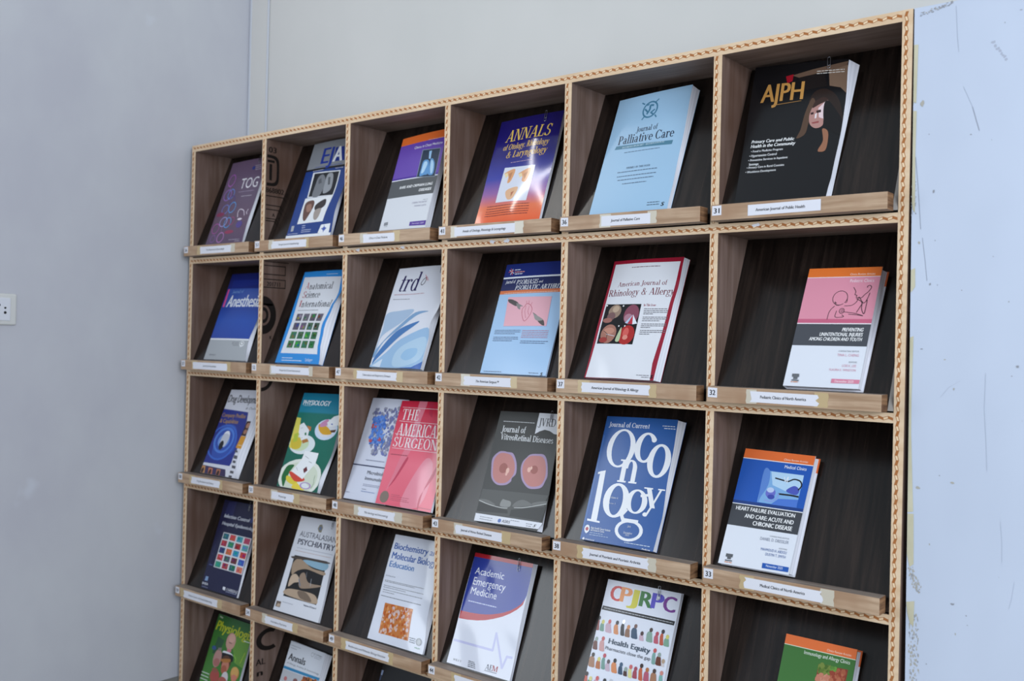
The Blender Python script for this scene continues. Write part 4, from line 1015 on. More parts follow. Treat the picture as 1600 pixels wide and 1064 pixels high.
B('micro',2,2,0.006,'soft',0.003,[0.0,0.0,0.171,0.0,0.154,0.311,0.004,0.309],[0.155,0.31,0.172],[],'d5d9e8',[
('u','8a8fa8,7478a0,9a9cae,6a74b0',[0.1238,0.8833,0.8382,0.9169,0.7839,0.4507,0.3394,0.4457],230,0.0065),
('u','4f7fd0,5a8ae0,3f6cc0,6f98e0',[0.1928,0.7981,0.5089,0.8385,0.6747,0.5214,0.271,0.5352],150,0.0065),
('u','c05058,d06060',[0.206,0.7434,0.3014,0.7542,0.3284,0.7082,0.2237,0.7047],5,0.005),
('u','c05058,d06060',[0.2365,0.5959,0.3165,0.6021,0.3359,0.5657,0.2576,0.5579],5,0.005),
('u','b04858,c05058',[0.4523,0.6119,0.558,0.6158,0.5586,0.5806,0.4696,0.5771],4,0.005),
('g','9094a8',0.3045,0.7699,0.3826,1,0.8),
('q','1c2c50',0.3369,0.3263),
('t','s','2a2e3c','l',0.4246,0.9538,0.2554,0.0347,'Microbiology'),
('t','s','2a2e3c','l',0.4099,0.912,0.1995,0.0332,'Immunology'),
('g','9094a8',0.4033,0.8062,0.1545,1,0.5),
('g','9094a8',0.4062,0.7952,0.1409,1,0.5),
('g','9094a8',0.4075,0.5068,0.1074,1,0.6),
('g','5a78b0',0.4022,0.7357,0.0862,1,0.5),
('g','9094a8',0.0046,0.121,0.0578,1,0.7),
])
B('surg',2,2,0.016,'soft',0.1505,[0.0,0.0,0.2158,0.0,0.1968,0.309,-0.0082,0.3047],[0.1978,0.308,0.2178],[],'d42a46,0 e0465e,25 f0788a,60 ea6a7e,100',[  # paler pink here is glare of the plastic wrap, painted into the gradient
('s','e88294',[0.3516,1.0055,0.5041,1.0016,0.453,0.795,0.4653,0.6452,0.3556,0.4456,0.1987,0.2275,0.1283,0.1333,0.2406,0.4388,0.3423,0.6545]),  # reflection on a crinkled fold, painted as a paler patch
('p','c83450',[0.5372,0.9948,0.6286,0.9896,0.6641,0.8477,0.5928,0.8753]),
('s','ee94a4',[0.7216,0.4672,0.8688,0.3897,0.7996,0.0447,0.4492,0.0142,0.5357,0.2519]),  # second fold reflection painted into the cover colour
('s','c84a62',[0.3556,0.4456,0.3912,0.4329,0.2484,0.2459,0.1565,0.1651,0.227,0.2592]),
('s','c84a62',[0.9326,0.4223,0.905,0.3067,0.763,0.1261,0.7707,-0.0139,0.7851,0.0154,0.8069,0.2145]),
('k','f6e4e8',0.0012,[0.0491,0.9354,0.779,0.9291]),
('k','f6e4e8',0.0012,[0.0517,0.7984,0.8058,0.7904]),
('k','f6e4e8',0.0012,[0.0377,0.6711,0.8405,0.6598]),
('k','f6e4e8',0.0012,[0.0478,0.5337,0.8865,0.5286]),
('t','S','fbf0f2','l',0.0773,0.4013,0.8122,0.1056,'THE'),
('t','S','fbf0f2','l',0.0618,0.9397,0.6564,0.1199,'AMERICAN'),
('t','S','fbf0f2','l',0.049,0.8792,0.5473,0.0948,'SURGEON'),
('g','a85060',0.049,0.3758,0.4687,1,0.8),
('e','86766c',0.1313,0.0701,0.0769,0.0557),
('g','c06878',0.2404,0.4076,0.0991,1,0.5),
('g','c06878',0.2418,0.5866,0.0834,1,0.5),
('g','c06878',0.2447,0.5672,0.0654,1,0.5),
('g','c06878',0.2461,0.6026,0.0504,1,0.5),
('g','b05868',0.7688,0.988,0.0201,1,0.6),
])
B('drug',2,0,0.012,'soft',0.0751,[0.0,0.0,0.1992,0.0,0.2235,0.303,0.0235,0.2972],[0.2245,0.302,0.2019],[0.0,0.0,0.2581,-0.1501,0.7069,-0.0761,1.0,0.0],'dfe0ea',[
('t','sb','17171c','l',0.0253,0.9394,0.8478,0.096,'Drug Development'),
('t','si','77757c','l',0.6237,1.1041,0.7731,0.0293,'& Delivery'),
('p','24328c',[0.0,0.7652,0.7517,0.7408,0.8091,0.653,0.8809,0.3333,0.824,0.158,0.7804,0.1217,-0.0081,0.1208]),
('s','2f52b0',[0.1517,0.5486,0.5587,0.5636,0.7793,0.297,0.2629,0.175,0.1028,0.2975]),
('o','4f80d8',0.3485,0.3998,0.2949,0.1536,0.82),
('o','3a68c8',0.3231,0.3741,0.4187,0.2108,0.9),
('e','6f98e0',0.3483,0.3916,0.1718,0.0801),
('e','e8ecf4',0.3743,0.4419,0.1035,0.0683),
('e','16181e',0.3266,0.3497,0.0758,0.0646),
('s','c8ccd8',[0.2891,0.4713,0.4788,0.4544,0.4223,0.3296,0.257,0.3546]),
('e','16181e',0.319,0.3444,0.0615,0.0481),
('t','sb','b08a58','l',0.0146,0.7317,0.6691,0.0499,'Company Profiles'),
('t','sb','b08a58','l',0.0175,0.5702,0.5994,0.0496,'& Capabilities'),
('p','3a2420',[0.8236,0.6405,0.9435,0.6409,0.9774,0.47,0.8238,0.4741]),
('e','b08068',0.9051,0.5913,0.0523,0.0315),
('e','a87860',0.9036,0.5188,0.0537,0.0267),
('p','d8982c',[0.8295,0.4695,0.9955,0.4674,1.0378,0.325,0.8099,0.3304]),
('k','f0e8d0',0.0015,[0.8635,0.3647,0.9917,0.3632]),
('p','55545c',[0.8165,0.3066,0.9232,0.303,0.936,0.2795,0.8279,0.283]),
('p','55545c',[0.8575,0.2493,0.9846,0.2453,0.9814,0.2085,0.8609,0.2123]),
('p','55545c',[0.8643,0.1909,0.9617,0.1878,0.9551,0.1616,0.862,0.163]),
('p','55545c',[0.8599,0.1353,0.9729,0.1321,0.9683,0.1016,0.8595,0.1046]),
('p','55545c',[0.8335,0.0755,0.9345,0.0725,0.9304,0.045,0.8324,0.0479]),
('p','55545c',[0.8298,0.0233,0.917,0.0216,0.9178,-0.0072,0.832,-0.0056]),
('p','3a3058',[-0.0485,0.0901,0.6912,0.0776,0.7439,-0.0355,-0.0176,-0.015]),
('p','c89058',[-0.0295,0.0831,0.0935,0.0829,0.1384,-0.0202,0.0137,-0.0177]),
('p','c87858',[0.2035,0.0705,0.3279,0.0689,0.3601,-0.0205,0.2374,-0.018]),
('p','b07050',[0.4418,0.0698,0.5663,0.0683,0.5738,-0.0163,0.4685,-0.0175]),
('e','3a2420',0.0521,0.0276,0.0374,0.0347),
('e','3a2420',0.2806,0.0222,0.0369,0.0358),
('e','3a2420',0.5136,0.0222,0.0364,0.0323),
])
B('phys',2,1,0.01,'soft',0.0937,[0.0,0.0,0.1971,0.0,0.2241,0.312,-0.0059,0.3065],[0.2251,0.311,0.1969],[0.0,0.0,0.1296,-0.0564,0.3989,0.002,0.6266,-0.0216,1.0,0.0],'1a7c9c,0 1c86a0,20 157568,22 0f6a58,60 12604e,100',[
('t','sb','eef4f6','l',0.0482,0.6284,0.8713,0.0545,'PHYSIOLOGY'),
('g','a8d0d8',0.0652,0.2361,0.8604,1,0.6),
('e','e4ecee',0.2983,0.4545,0.2928,0.1031),
('e','cfe0b8',0.2474,0.4592,0.2033,0.0767),
('p','e4d860',[-0.039,0.7326,0.0979,0.727,0.1916,0.4711,0.0629,0.398,0.0171,0.4178]),
('s','d8c038',[0.0329,0.4928,0.2401,0.5176,0.2762,0.4168,0.0943,0.3997]),
('p','b8c840',[0.0576,0.5535,0.1408,0.5721,0.1666,0.4845,0.0829,0.4656]),
('p','b87838',[0.2697,0.497,0.3822,0.5171,0.4317,0.4903,0.3089,0.4623]),
('p','c07840',[0.2916,0.6526,0.3918,0.642,0.4056,0.5985,0.3554,0.6037]),
('p','f2f4f6',[0.1199,0.6531,0.1951,0.6814,0.3706,0.6043,0.3774,0.5241,0.2572,0.492,0.1469,0.5724]),
('p','2f7a50',[0.2833,0.5711,0.3162,0.5829,0.3413,0.5546,0.3085,0.5473]),
('k','77757c',0.001,[0.1678,0.6178,0.215,0.6272]),
('k','77757c',0.001,[0.2401,0.5176,0.2688,0.5219]),
('e','d4e2f6',0.732,0.6269,0.2404,0.1081),
('e','e2e4ea',0.7356,0.6343,0.1878,0.0866),
('s','e0a828',[0.5512,0.6777,0.7344,0.6559,0.8726,0.59,0.6994,0.5752,0.5767,0.6204]),
('s','d090b8',[0.5854,0.6936,0.7062,0.7345,0.7239,0.67,0.5864,0.6499]),
('p','f2f4f6',[0.8008,0.7669,0.89,0.7844,0.9573,0.6792,0.7639,0.6571,0.703,0.6981]),
('p','6a78c0',[0.7866,0.6869,0.8249,0.6956,0.8411,0.6746]),
('p','5a3a28',[0.8199,0.6234,0.9471,0.6359,0.9372,0.607,0.8653,0.6011]),
('e','e8ece2',0.4851,0.1228,0.5193,0.1862),
('e','d8e0cc',0.4879,0.1188,0.4408,0.158),
('s','1f6a34',[0.0595,0.1121,0.1206,0.218,0.2768,0.2349,0.2262,0.1665,0.1883,0.0775,0.1723,0.0044,0.1093,0.0431]),
('s','e4d040',[0.1913,0.1209,0.4616,0.0817,0.4243,0.0367,0.2147,0.0649]),
('s','d84838',[0.2098,0.1655,0.5669,0.1308,0.6271,0.0926,0.3957,0.0773]),
('s','f0d848',[0.3687,0.0186,0.4756,0.0615,0.6771,0.0127,0.6276,-0.0118,0.4526,-0.0036]),
('p','e8ecf0',[0.471,0.0682,0.6687,0.0814,0.7981,0.035,0.6451,0.0104]),
('o','b090c8',0.6893,0.0482,0.1342,0.0344,0.75),
('k','3f7a40',0.0014,[0.8507,0.1629,0.8756,0.0812,0.834,0.0307]),
('p','f4f6f8',[0.4202,0.3926,0.7249,0.3835,0.7397,0.277,0.6208,0.1485,0.5833,0.1066,0.2589,0.1686,0.399,0.2928]),
('p','6a2a30',[0.5185,0.2065,0.5754,0.2386,0.6269,0.1988,0.5698,0.1667]),
('k','55555c',0.001,[0.4604,0.3398,0.5594,0.3166]),
('k','55555c',0.001,[0.5821,0.2892,0.656,0.2792]),
('k','55555c',0.001,[0.3408,0.2171,0.4002,0.1848]),
])
B('iche',3,0,0.008,'soft',0.0915,[0.0,0.0,0.2018,0.0,0.1833,0.303,-0.0217,0.301],[0.1843,0.302,0.2031],[0.0,0.0,0.2522,-0.0214,0.6204,0.0012,1.0,0.0],'1c1f44',[
('p','2a2f5e',[0.132,0.9819,0.348,1.0123,0.335,0.8312,0.0924,0.8389]),
('t','sbi','dfe3ee','l',0.1057,0.8045,0.8047,0.0414,'Infection Control'),
('t','sbi','3a4a8a','l',0.8151,0.8965,0.8031,0.0665,'&'),
('t','sbi','dfe3ee','l',0.1014,1.0314,0.7221,0.0376,'Hospital Epidemiology'),
('m','2a6878,d05048,48a0b0,c04868,a83848,2a8878,a03a3a,58a8a8,2a4878,d86838,3a90c0,c84038,c84848,505868,6a3038,3a58b8,3a9880,b03848,206868,d87868',[0.2168,0.6423,0.9817,0.6385,0.9911,0.2448,0.1948,0.2494],4,5),
('v','3a4684',0.0793,0.2749,0.4973,0.0137,'ICHE'),
('g','5a68a8',0.0542,0.1619,0.2591,1,0.8),
('p','8aa8d0',[0.0637,0.1319,0.1326,0.1328,0.1381,0.0867,0.0532,0.0838]),
('t','sb','e8eaf2','l',0.0073,0.179,0.0403,0.0258,'SHEA'),
('g','8a90b0',0.0238,0.1903,0.014,1,0.6),
('p','e8eaf2',[0.5903,0.0759,0.6576,0.0758,0.6615,0.04,0.5935,0.0464]),
('t','S','e8eaf2','l',0.6879,0.9907,0.0439,0.0275,'CAMBRIDGE'),
('g','9aa0c0',0.6913,0.9827,0.0296,1,0.7),
])
B('aust',3,1,0.008,'soft',0.0893,[0.0,0.0,0.2166,0.0,0.1965,0.302,0.0015,0.2981],[0.1975,0.301,0.2161],[],'e0e2ea',[
('p','8a8470',[0.5044,0.9405,0.5587,0.9472,0.5928,0.9156,0.581,0.864,0.5222,0.8655,0.48,0.9003]),
('e','6a7a98',0.5411,0.9052,0.0292,0.0186),
('t','s','2c2f48','l',0.0981,0.9592,0.789,0.0597,'AUSTRALASIAN'),
('t','sb','2c2f48','l',0.1024,0.9746,0.705,0.0621,'PSYCHIATRY'),
('g','b0b4c0',0.1231,0.9676,0.6648,1,0.6),
('g','c0a8a0',0.1022,0.9427,0.6331,1,0.5),
('p','141416',[0.1213,0.5869,0.8887,0.594,0.8686,0.1585,0.1306,0.1589]),
('s','8fb4c8',[0.3574,0.5569,0.8906,0.5759,0.8854,0.5025,0.5556,0.5109]),
('s','a89078',[0.137,0.4988,0.2675,0.5631,0.5924,0.4962,0.8873,0.4845,0.8649,0.4518,0.4947,0.4734,0.291,0.4391,0.1814,0.3892]),
('s','4a4038',[0.1157,0.5735,0.8828,0.5897,0.8886,0.5696,0.4376,0.565,0.1184,0.5481]),
('s','c8b098',[0.1799,0.37,0.2873,0.4009,0.4103,0.3398,0.2876,0.3132,0.1799,0.2629]),
('s','9a8470',[0.3737,0.398,0.4639,0.4328,0.598,0.349,0.8965,0.3469,0.5557,0.2828,0.4134,0.2906]),
('s','b8a088',[0.1349,0.182,0.1952,0.2396,0.5186,0.2539,0.7938,0.2448,0.8747,0.1712,0.6268,0.1637]),
('s','7a6858',[0.4164,0.2415,0.605,0.246,0.7544,0.1739,0.5094,0.1793]),
('k','8a9098',0.0016,[0.5104,0.4478,0.5237,0.3898]),
('k','b0b8c0',0.0016,[0.6416,0.3907,0.6566,0.3191]),
('k','5a7898',0.003,[0.3697,0.3601,0.4356,0.2994]),
('p','6a5a50',[0.0246,0.095,0.1295,0.0973,0.1327,0.0378,0.0304,0.0366]),
('p','c0a890',[0.0675,0.0729,0.1227,0.0739,0.1238,0.0429,0.0461,0.0425]),
('g','a0a4b0',0.1548,0.3915,0.0969,1,0.6),
('t','sbi','2c2f48','l',0.6139,0.8912,0.1175,0.0167,'Volume 33 Issue 6'),
])
B('bioc',3,2,0.009,'soft',0.1242,[0.0,0.0,0.2173,0.0,0.2094,0.303,-0.0006,0.2999],[0.2104,0.302,0.2158],[0.0,0.0,0.3251,-0.0643,0.5263,-0.0581,1.0,0.0],'dfe3ef',[
('t','sb','2a5aa8','l',0.0431,0.9002,0.8622,0.0638,'Biochemistry and'),
('t','sb','2a5aa8','l',0.0452,0.8887,0.769,0.0681,'Molecular Biology'),
('t','sb','4a7ab8','l',0.0441,0.5195,0.6887,0.0601,'Education'),
('t','s','3a3f4c','l',0.0332,0.2134,0.596,0.0108,'IN THIS ISSUE'),
('g','77797c',0.036,0.8146,0.5548,1,0.5),
('g','77797c',0.0397,0.6345,0.5434,1,0.5),
('g','77797c',0.0396,0.8317,0.5065,1,0.5),
('g','77797c',0.0432,0.4773,0.4895,1,0.5),
('g','77797c',0.0473,0.8216,0.466,1,0.5),
('g','77797c',0.051,0.2807,0.4452,1,0.5),
('g','66686c',0.0348,0.8241,0.4077,1,0.6),
('p','c87838',[0.1447,0.3537,0.6993,0.3591,0.7215,0.0779,0.1684,0.0739]),
('u','d8b8a8,c86020,e09858,d8c0c0,b85a20',[0.1625,0.3439,0.6845,0.3515,0.7061,0.087,0.1859,0.0808],150,0.0055),
('g','55606c',0.7401,0.8411,0.1065,1,0.7),
('g','55606c',0.7469,0.8417,0.0889,1,0.7),
('g','55606c',0.7477,0.8396,0.0714,1,0.7),
('o','a0a4a8',0.904,0.0951,0.0488,0.0327,0.8),
('e','c0c4c8',0.904,0.0951,0.0341,0.0244),
('t','s','4a9a60','l',0.848,0.9459,0.0338,0.0125,'WILEY'),
])
B('aem',3,3,0.012,'soft',0.0348,[0.0,0.0,0.2145,0.0,0.2034,0.2949,0.0048,0.294],[0.2108,0.2955,0.2131],[],'e2e5f1',[
('q','b81c2c',1.0,0.9629),
('p','2b3f9c',[0.0003,0.9629,0.9988,0.965,0.9967,0.724,0.9855,0.6909,0.9452,0.6415,0.8883,0.6052,0.8187,0.5709,0.7239,0.5394,0.6368,0.5178,0.5246,0.4966,0.4321,0.4843,0.3373,0.4757,0.1786,0.4678,0.0097,0.4654]),
('p','b81c2c',[0.0097,0.4654,0.1786,0.4678,0.3373,0.4757,0.4321,0.4843,0.5246,0.4966,0.6368,0.5178,0.7239,0.5394,0.8187,0.5709,0.8883,0.6052,0.9452,0.6415,0.9855,0.6909,0.9701,0.6383,0.9066,0.5885,0.818,0.5428,0.7044,0.4998,0.5858,0.4674,0.4535,0.4366,0.3157,0.4153,0.1601,0.402,0.0113,0.3963]),
('t','s','eef0fa','l',0.0805,0.59,0.8125,0.0651,'Academic'),
('t','s','eef0fa','l',0.0919,0.6539,0.7159,0.0724,'Emergency'),
('t','s','eef0fa','l',0.0956,0.5435,0.63,0.0669,'Medicine'),
('g','d0d8f4',0.094,0.5848,0.5615,1,0.8),
('k','c6c7ea',0.006,[0.0244,0.2039,0.6611,0.2051,0.663,0.353,0.8483,0.085,0.8843,0.1854,0.9606,0.1885]),
('t','S','55585f','l',0.0852,0.2259,0.0341,0.0167,'WILEY'),
('g','66686f',0.3336,0.4325,0.0612,1,0.7),
('g','66686f',0.3334,0.452,0.0475,1,0.7),
('g','66686f',0.3355,0.4588,0.0323,1,0.7),
('g','66686f',0.3398,0.4656,0.0174,1,0.7),
('t','S','2a3350','l',0.6157,0.6777,0.036,0.0478,'A'),
('t','S','2a3350','l',0.6777,0.7227,0.0378,0.0477,'E'),
('t','S','a82838','l',0.718,0.7995,0.0405,0.0459,'M'),
('k','2a3350',0.0012,[0.6126,0.0262,0.7951,0.0297]),
])
B('cpj',3,4,0.01,'soft',0.0635,[0.0,0.0,0.208,0.0,0.2109,0.2954,0.0088,0.295],[0.2125,0.2964,0.209],[],'e4e8f4',[
('t','sb','d0302c','l',0.074,0.2443,0.8404,0.128,'C'),
('t','sb','ea9450','l',0.2162,0.3788,0.8432,0.1257,'P'),
('t','sb','d4cc3c','l',0.3254,0.4734,0.8436,0.1233,'J'),
('t','sb','38783a','l',0.4856,0.6676,0.8391,0.1289,'R'),
('t','sb','5a50c0','l',0.6417,0.8057,0.8438,0.1278,'P'),
('t','sb','7a3a90','l',0.7971,0.9651,0.8418,0.1266,'C'),
('p','17181c',[0.012,0.7824,0.9897,0.7825,0.9849,0.7496,0.0064,0.7493]),
('g','c8cad0',0.0357,0.9677,0.7633,1,0.5),
('h','8a3a34','1c1c22',[0.0086,0.7143,0.0014,0.668,0.0137,0.5795],0.052),
('h','6f9a88','d8d070',[0.0742,0.6778,0.0661,0.6467,0.076,0.5802],0.0688),
('h','c8a8b8','d05a5a',[0.1676,0.6952,0.1514,0.6582,0.1711,0.5796],0.0987),
('h','d88a54','2a2024',[0.2716,0.6923,0.2576,0.6627,0.2776,0.5817],0.0741),
('h','26262c','b8bcc4',[0.3522,0.7031,0.3444,0.6794,0.3651,0.5822],0.0602),
('h','8a6248','d08a50',[0.4279,0.6809,0.4226,0.6508,0.4325,0.581],0.0761),
('h','2a4a68','7a5a50',[0.5251,0.697,0.508,0.6674,0.5286,0.5811],0.095),
('h','d0b0c0','4a3030',[0.6174,0.6611,0.616,0.6291,0.6259,0.5795],0.0679),
('h','88a898','4a3a34',[0.7306,0.6902,0.7131,0.6666,0.7269,0.5825],0.0929),
('h','c0586a','b84a5a',[0.8122,0.6689,0.8026,0.6504,0.8147,0.5837],0.0666),
('h','c0583c','3a3038',[0.8799,0.704,0.868,0.6738,0.8839,0.5813],0.0536),
('h','7fa890','d8d070',[0.9426,0.6737,0.9378,0.6457,0.9471,0.5811],0.078),
('h','6a3a2c','98a8a0',[0.0405,0.5315,0.0317,0.5024,0.0439,0.4269],0.0718),
('h','d09a98','c85a58',[0.1303,0.5402,0.1199,0.515,0.1385,0.4271],0.0813),
('h','7fa8a0','c85a58',[0.8273,0.5476,0.8209,0.5203,0.8325,0.428],0.0534),
('h','6a3828','98a8a0',[0.8894,0.5285,0.8866,0.4999,0.8955,0.4283],0.0778),
('h','d8d0d0','b8a088',[0.9513,0.4853,0.949,0.4644,0.9521,0.4277],0.0401),
('h','a87a5c','3a3028',[0.045,0.4034,0.0363,0.3745,0.0497,0.2882],0.0949),
('h','b86830','d8d070',[0.1316,0.381,0.1304,0.3544,0.1406,0.2877],0.0704),
('h','6f9a90','c04a5a',[0.2005,0.4128,0.1917,0.3881,0.2094,0.2936],0.0568),
('h','c8b0c0','5a4a50',[0.2668,0.3781,0.2608,0.3549,0.275,0.2894],0.0661),
('h','dc8a54','1c2024',[0.3494,0.3983,0.3428,0.3722,0.3652,0.2892],0.0852),
('h','2a4a68','3a5a78',[0.4397,0.3793,0.4349,0.3575,0.4472,0.2906],0.0649),
('h','4a2a24','98a8a0',[0.5083,0.3545,0.5058,0.3351,0.5138,0.2879],0.0547),
('h','e0d890','d06a6a',[0.5695,0.383,0.5625,0.3581,0.5768,0.2846],0.0544),
('h','a84858','a84858',[0.6328,0.3785,0.6287,0.3542,0.6364,0.2894],0.0635),
('h','c86440','3a2a28',[0.701,0.4079,0.6954,0.3834,0.713,0.2857],0.0569),
('h','b85a70','b87040',[0.7792,0.3992,0.7745,0.3675,0.7831,0.2895],0.0781),
('h','a8785c','4a3a34',[0.867,0.4015,0.8646,0.3722,0.8727,0.2946],0.0896),
('h','7fb0a8','d08a80',[0.959,0.3935,0.9552,0.3725,0.9613,0.3088],0.0521),
('t','sb','34485c','l',0.2061,0.7686,0.501,0.0437,'Health Equity'),
('t','s','3a3f4a','l',0.1834,0.7886,0.45,0.0276,'Pharmacists close the gap'),
('h','c86050','3a2a28',[0.0183,0.2481,0.0137,0.2219,0.0217,0.1618],0.0506),
('h','6f9a88','e0d890',[0.0834,0.2194,0.0764,0.195,0.0792,0.1469],0.0668),
('h','d0a0b0','d05a5a',[0.1745,0.2378,0.1625,0.2088,0.1756,0.1435],0.0828),
('h','3a3a40','1c2024',[0.2759,0.2366,0.2646,0.206,0.2771,0.141],0.0753),
('h','c8b0c0','c8ccd4',[0.3564,0.2437,0.3494,0.2149,0.3616,0.1455],0.0649),
])
B('imm',3,5,0.022,'hard',0.133,[0.0,0.0,0.153,0.0,0.1609,0.2547,0.0092,0.2564],[0.1652,0.2548,0.154],[],'3f7434',[
('q','ea7438',1.0,0.9211),
('q','d8e0c8',0.9211,0.9152),
('t','s','fbe0cc','l',0.6007,0.9346,0.936,0.0185,'Clinics Review Articles'),
('t','s','eef4e8','l',0.298,0.9334,0.8736,0.0303,'Immunology and Allergy Clinics'),
('p','8a3a2c',[0.5218,0.8212,0.924,0.8312,0.9135,0.6726,0.517,0.6492]),
('u','5f7a2c,788a3c,4a6a24',[0.5332,0.817,0.6916,0.8216,0.6723,0.7564,0.5482,0.739],50,0.006),
('u','a85a3c,98402c,b86a4c',[0.7157,0.8079,0.8993,0.8165,0.9256,0.6967,0.7144,0.717],60,0.006),
('u','d09078,c88068',[0.5386,0.7376,0.7059,0.7441,0.7046,0.6536,0.5457,0.6533],40,0.006),
('u','6a9a3c,5a8a34',[0.6994,0.8284,0.7691,0.8267,0.7569,0.8023,0.6984,0.7998],10,0.005),
])
B('psgt',4,0,0.007,'soft',0.068,[0.0,0.0,0.212,0.0,0.1897,0.284,-0.0103,0.2849],[0.1907,0.283,0.213],[],'2f6a34,0 3c7a30,30 4a8a34,100',[
('p','6a9a3c',[0.4713,0.8217,1.0094,0.8163,1.0688,0.509,0.7748,0.5325]),
('p','2f5a3c',[0.1613,0.7522,0.3545,0.7317,0.2991,0.5536,0.1233,0.5507]),
('t','sb','e8f0d8','l',0.0411,0.1508,0.9625,0.0213,'The'),
('t','sbi','c0c82c','l',0.0246,1.1388,0.8185,0.1182,'Physiologist'),
('g','e8f0e8',0.8384,1.0096,0.7931,1,0.9),
('e','3a2a24',0.519,0.75,0.1223,0.0942),
('e','d0a090',0.5279,0.7453,0.124,0.0975),
('e','e0b0a0',0.5408,0.7834,0.0806,0.0481),
('s','d8808c',[0.4938,0.6558,0.597,0.6534,0.5753,0.6202,0.5023,0.621]),
('s','f0f0f4',[0.4023,0.6178,0.6348,0.6174,0.6827,0.5653,0.4534,0.5415]),
('s','16181c',[0.3852,0.591,0.4999,0.6026,0.6749,0.5998,0.6905,0.531,0.4344,0.5265]),
('k','5a3a34',0.002,[0.4899,0.7275,0.5637,0.7265]),
('e','3a5a90',0.1384,0.614,0.0601,0.0241),
('e','c09088',0.3002,0.5176,0.1078,0.1038),
('e','b07068',0.3115,0.4712,0.0849,0.0464),
('p','8a8078',[0.2462,0.6304,0.348,0.6458,0.3491,0.6096,0.2652,0.6029]),
('e','5a3a24',0.5476,0.5085,0.1325,0.0765),
('e','c88068',0.5563,0.4647,0.0964,0.0737),
('e','b06048',0.5451,0.4249,0.0716,0.0471),
('s','b87838',[0.3949,0.5203,0.6307,0.5572,0.6387,0.5228,0.4823,0.4982]),
('e','c88850',0.8417,0.4258,0.1078,0.07),
('e','d8a860',0.8318,0.4418,0.0954,0.0582),
('e','d0806a',0.846,0.3741,0.0696,0.0412),
('e','b05048',0.3545,0.3225,0.1237,0.0754),
('e','9a5a48',0.3274,0.3838,0.0856,0.0258),
('e','d8d0d4',0.6172,0.3363,0.0867,0.0743),
('e','b05a50',0.5833,0.3013,0.1087,0.0456),
('k','c8d848',0.002,[0.9526,0.6779,0.903,0.5527]),
('k','8ac048',0.004,[0.694,0.6146,0.7734,0.5795,0.768,0.5432]),
('g','e8f0e8',-0.0003,0.2129,0.3118,1,0.9),
('g','e8f0e8',-0.0035,0.2091,0.2751,1,0.9),
('g','e8f0e8',-0.012,0.2053,0.238,1,0.9),
])
B('anal',4,1,0.014,'soft',0.072,[0.0,0.0,0.173,0.0,0.172,0.2721,-0.0001,0.2757],[0.1884,0.2693,0.174],[],'dde1ea',[
('g','a0a4b0',0.0352,0.325,0.9539,1,0.6),
('g','a0a4b0',0.0417,0.2251,0.9251,1,0.6),
('t','sb','1c1e26','l',0.0579,0.5482,0.798,0.0794,'Annals'),
('t','s','6a7078','l',0.0512,0.9549,0.7538,0.0211,'of Allergy, Asthma & Immunology'),
('o','b0b4bc',0.6739,0.9379,0.041,0.0248,0.75),
('t','s','77797f','l',0.715,0.9248,0.9443,0.0195,'College'),
('g','a0a4b0',0.7328,0.9214,0.9261,1,0.5),
('g','a0a4b0',0.7362,0.8894,0.9095,1,0.5),
('p','2f88b8',[0.0054,0.7187,1.0323,0.7279,1.0364,0.6976,0.0036,0.689]),
('p','c0c2c8',[0.0022,0.6829,0.5676,0.6858,0.5926,0.5511,0.0031,0.5541]),
('e','c87878',0.142,0.5925,0.0465,0.023),
('e','8a5a58',0.4189,0.6053,0.0613,0.0281),
('p','8a4a2c',[0.5825,0.6857,1.0334,0.6937,1.0269,0.573,0.5983,0.5635]),
('u','c07838,a85a30,5a3020',[0.6019,0.6794,1.019,0.6858,1.0197,0.5832,0.6171,0.5779],40,0.008),
])
B('dark',4,2,0.012,'soft',0.093,[0.0,0.0,0.205,0.0,0.203,0.305,-0.003,0.305],[0.204,0.304,0.206],[],'0f1012',[
('p','8a98b8',[-0.0386,0.9098,0.0403,0.9097,0.0336,0.864,-0.0558,0.8653]),
('p','3a4560',[-0.0527,0.8598,0.0292,0.8603,0.0226,0.8147,-0.0683,0.8126]),
('k','9aa8c8',0.002,[-0.0397,0.8947,0.0078,0.869]),
])

# ------------------------------------------------------------------ paper clips
def clip_at(nm, u, v_top, ln, where, s=1.0):
    F, root, T, row, col = FRONT[nm]
    base = F(u, 1.0)
    o = empty('paper_clip', (0, 0, 0)); bpy.data.objects.remove(o)
    mb = MB()
    def arc(cx, cz, r, a0, a1, y): return [(cx + r * math.cos(math.radians(a0 + (a1 - a0) * i / 8)), y, cz + r * math.sin(math.radians(a0 + (a1 - a0) * i / 8))) for i in range(9)]
    L = ln; y = -0.0016
    P = [(.0033, y, -L * .28)] + [(.0033, y, -L * .75)] + arc(0, -L * .85, .0033, 0, -180, y) + [(-.0033, y, -L * .05)] + arc(-.0003, 0.0, .003, 180, 0, y) \
        + [(.0027, y, -L * .5)] + arc(.0003, -L * .62, .0024, 0, -180, y) + [(-.0021, y, -L * .3)]
    tube(mb, P, 0.0006, M_STEEL, 5)
    ob = mb.build('paper_clip', None, smooth=True)
    R = Euler((-LEAN, 0, 0)).to_matrix()
    p = Vector((X0[col] + TH, 0, 0)); 
    loc = root.location + R @ Vector((base[0], base[1] - 0.0004, base[2] + 0.004))
    ob.location = loc; ob.rotation_euler = (-LEAN, 0, 0); ob.rotation_euler.rotate_axis('Y', math.radians(-6))
    tag(ob, 'silver paper clip on the ' + where, 'paper clip', 'paper clips on the journal covers')
clip_at('ajph', .80, 1, .026, 'black orange-lettered journal')
clip_at('annals', .73, 1, .030, 'indigo and orange journal')
clip_at('trd', .86, 1, .030, 'white journal with blue waves')
clip_at('psor', .88, 1, .028, 'light blue journal with navy top')
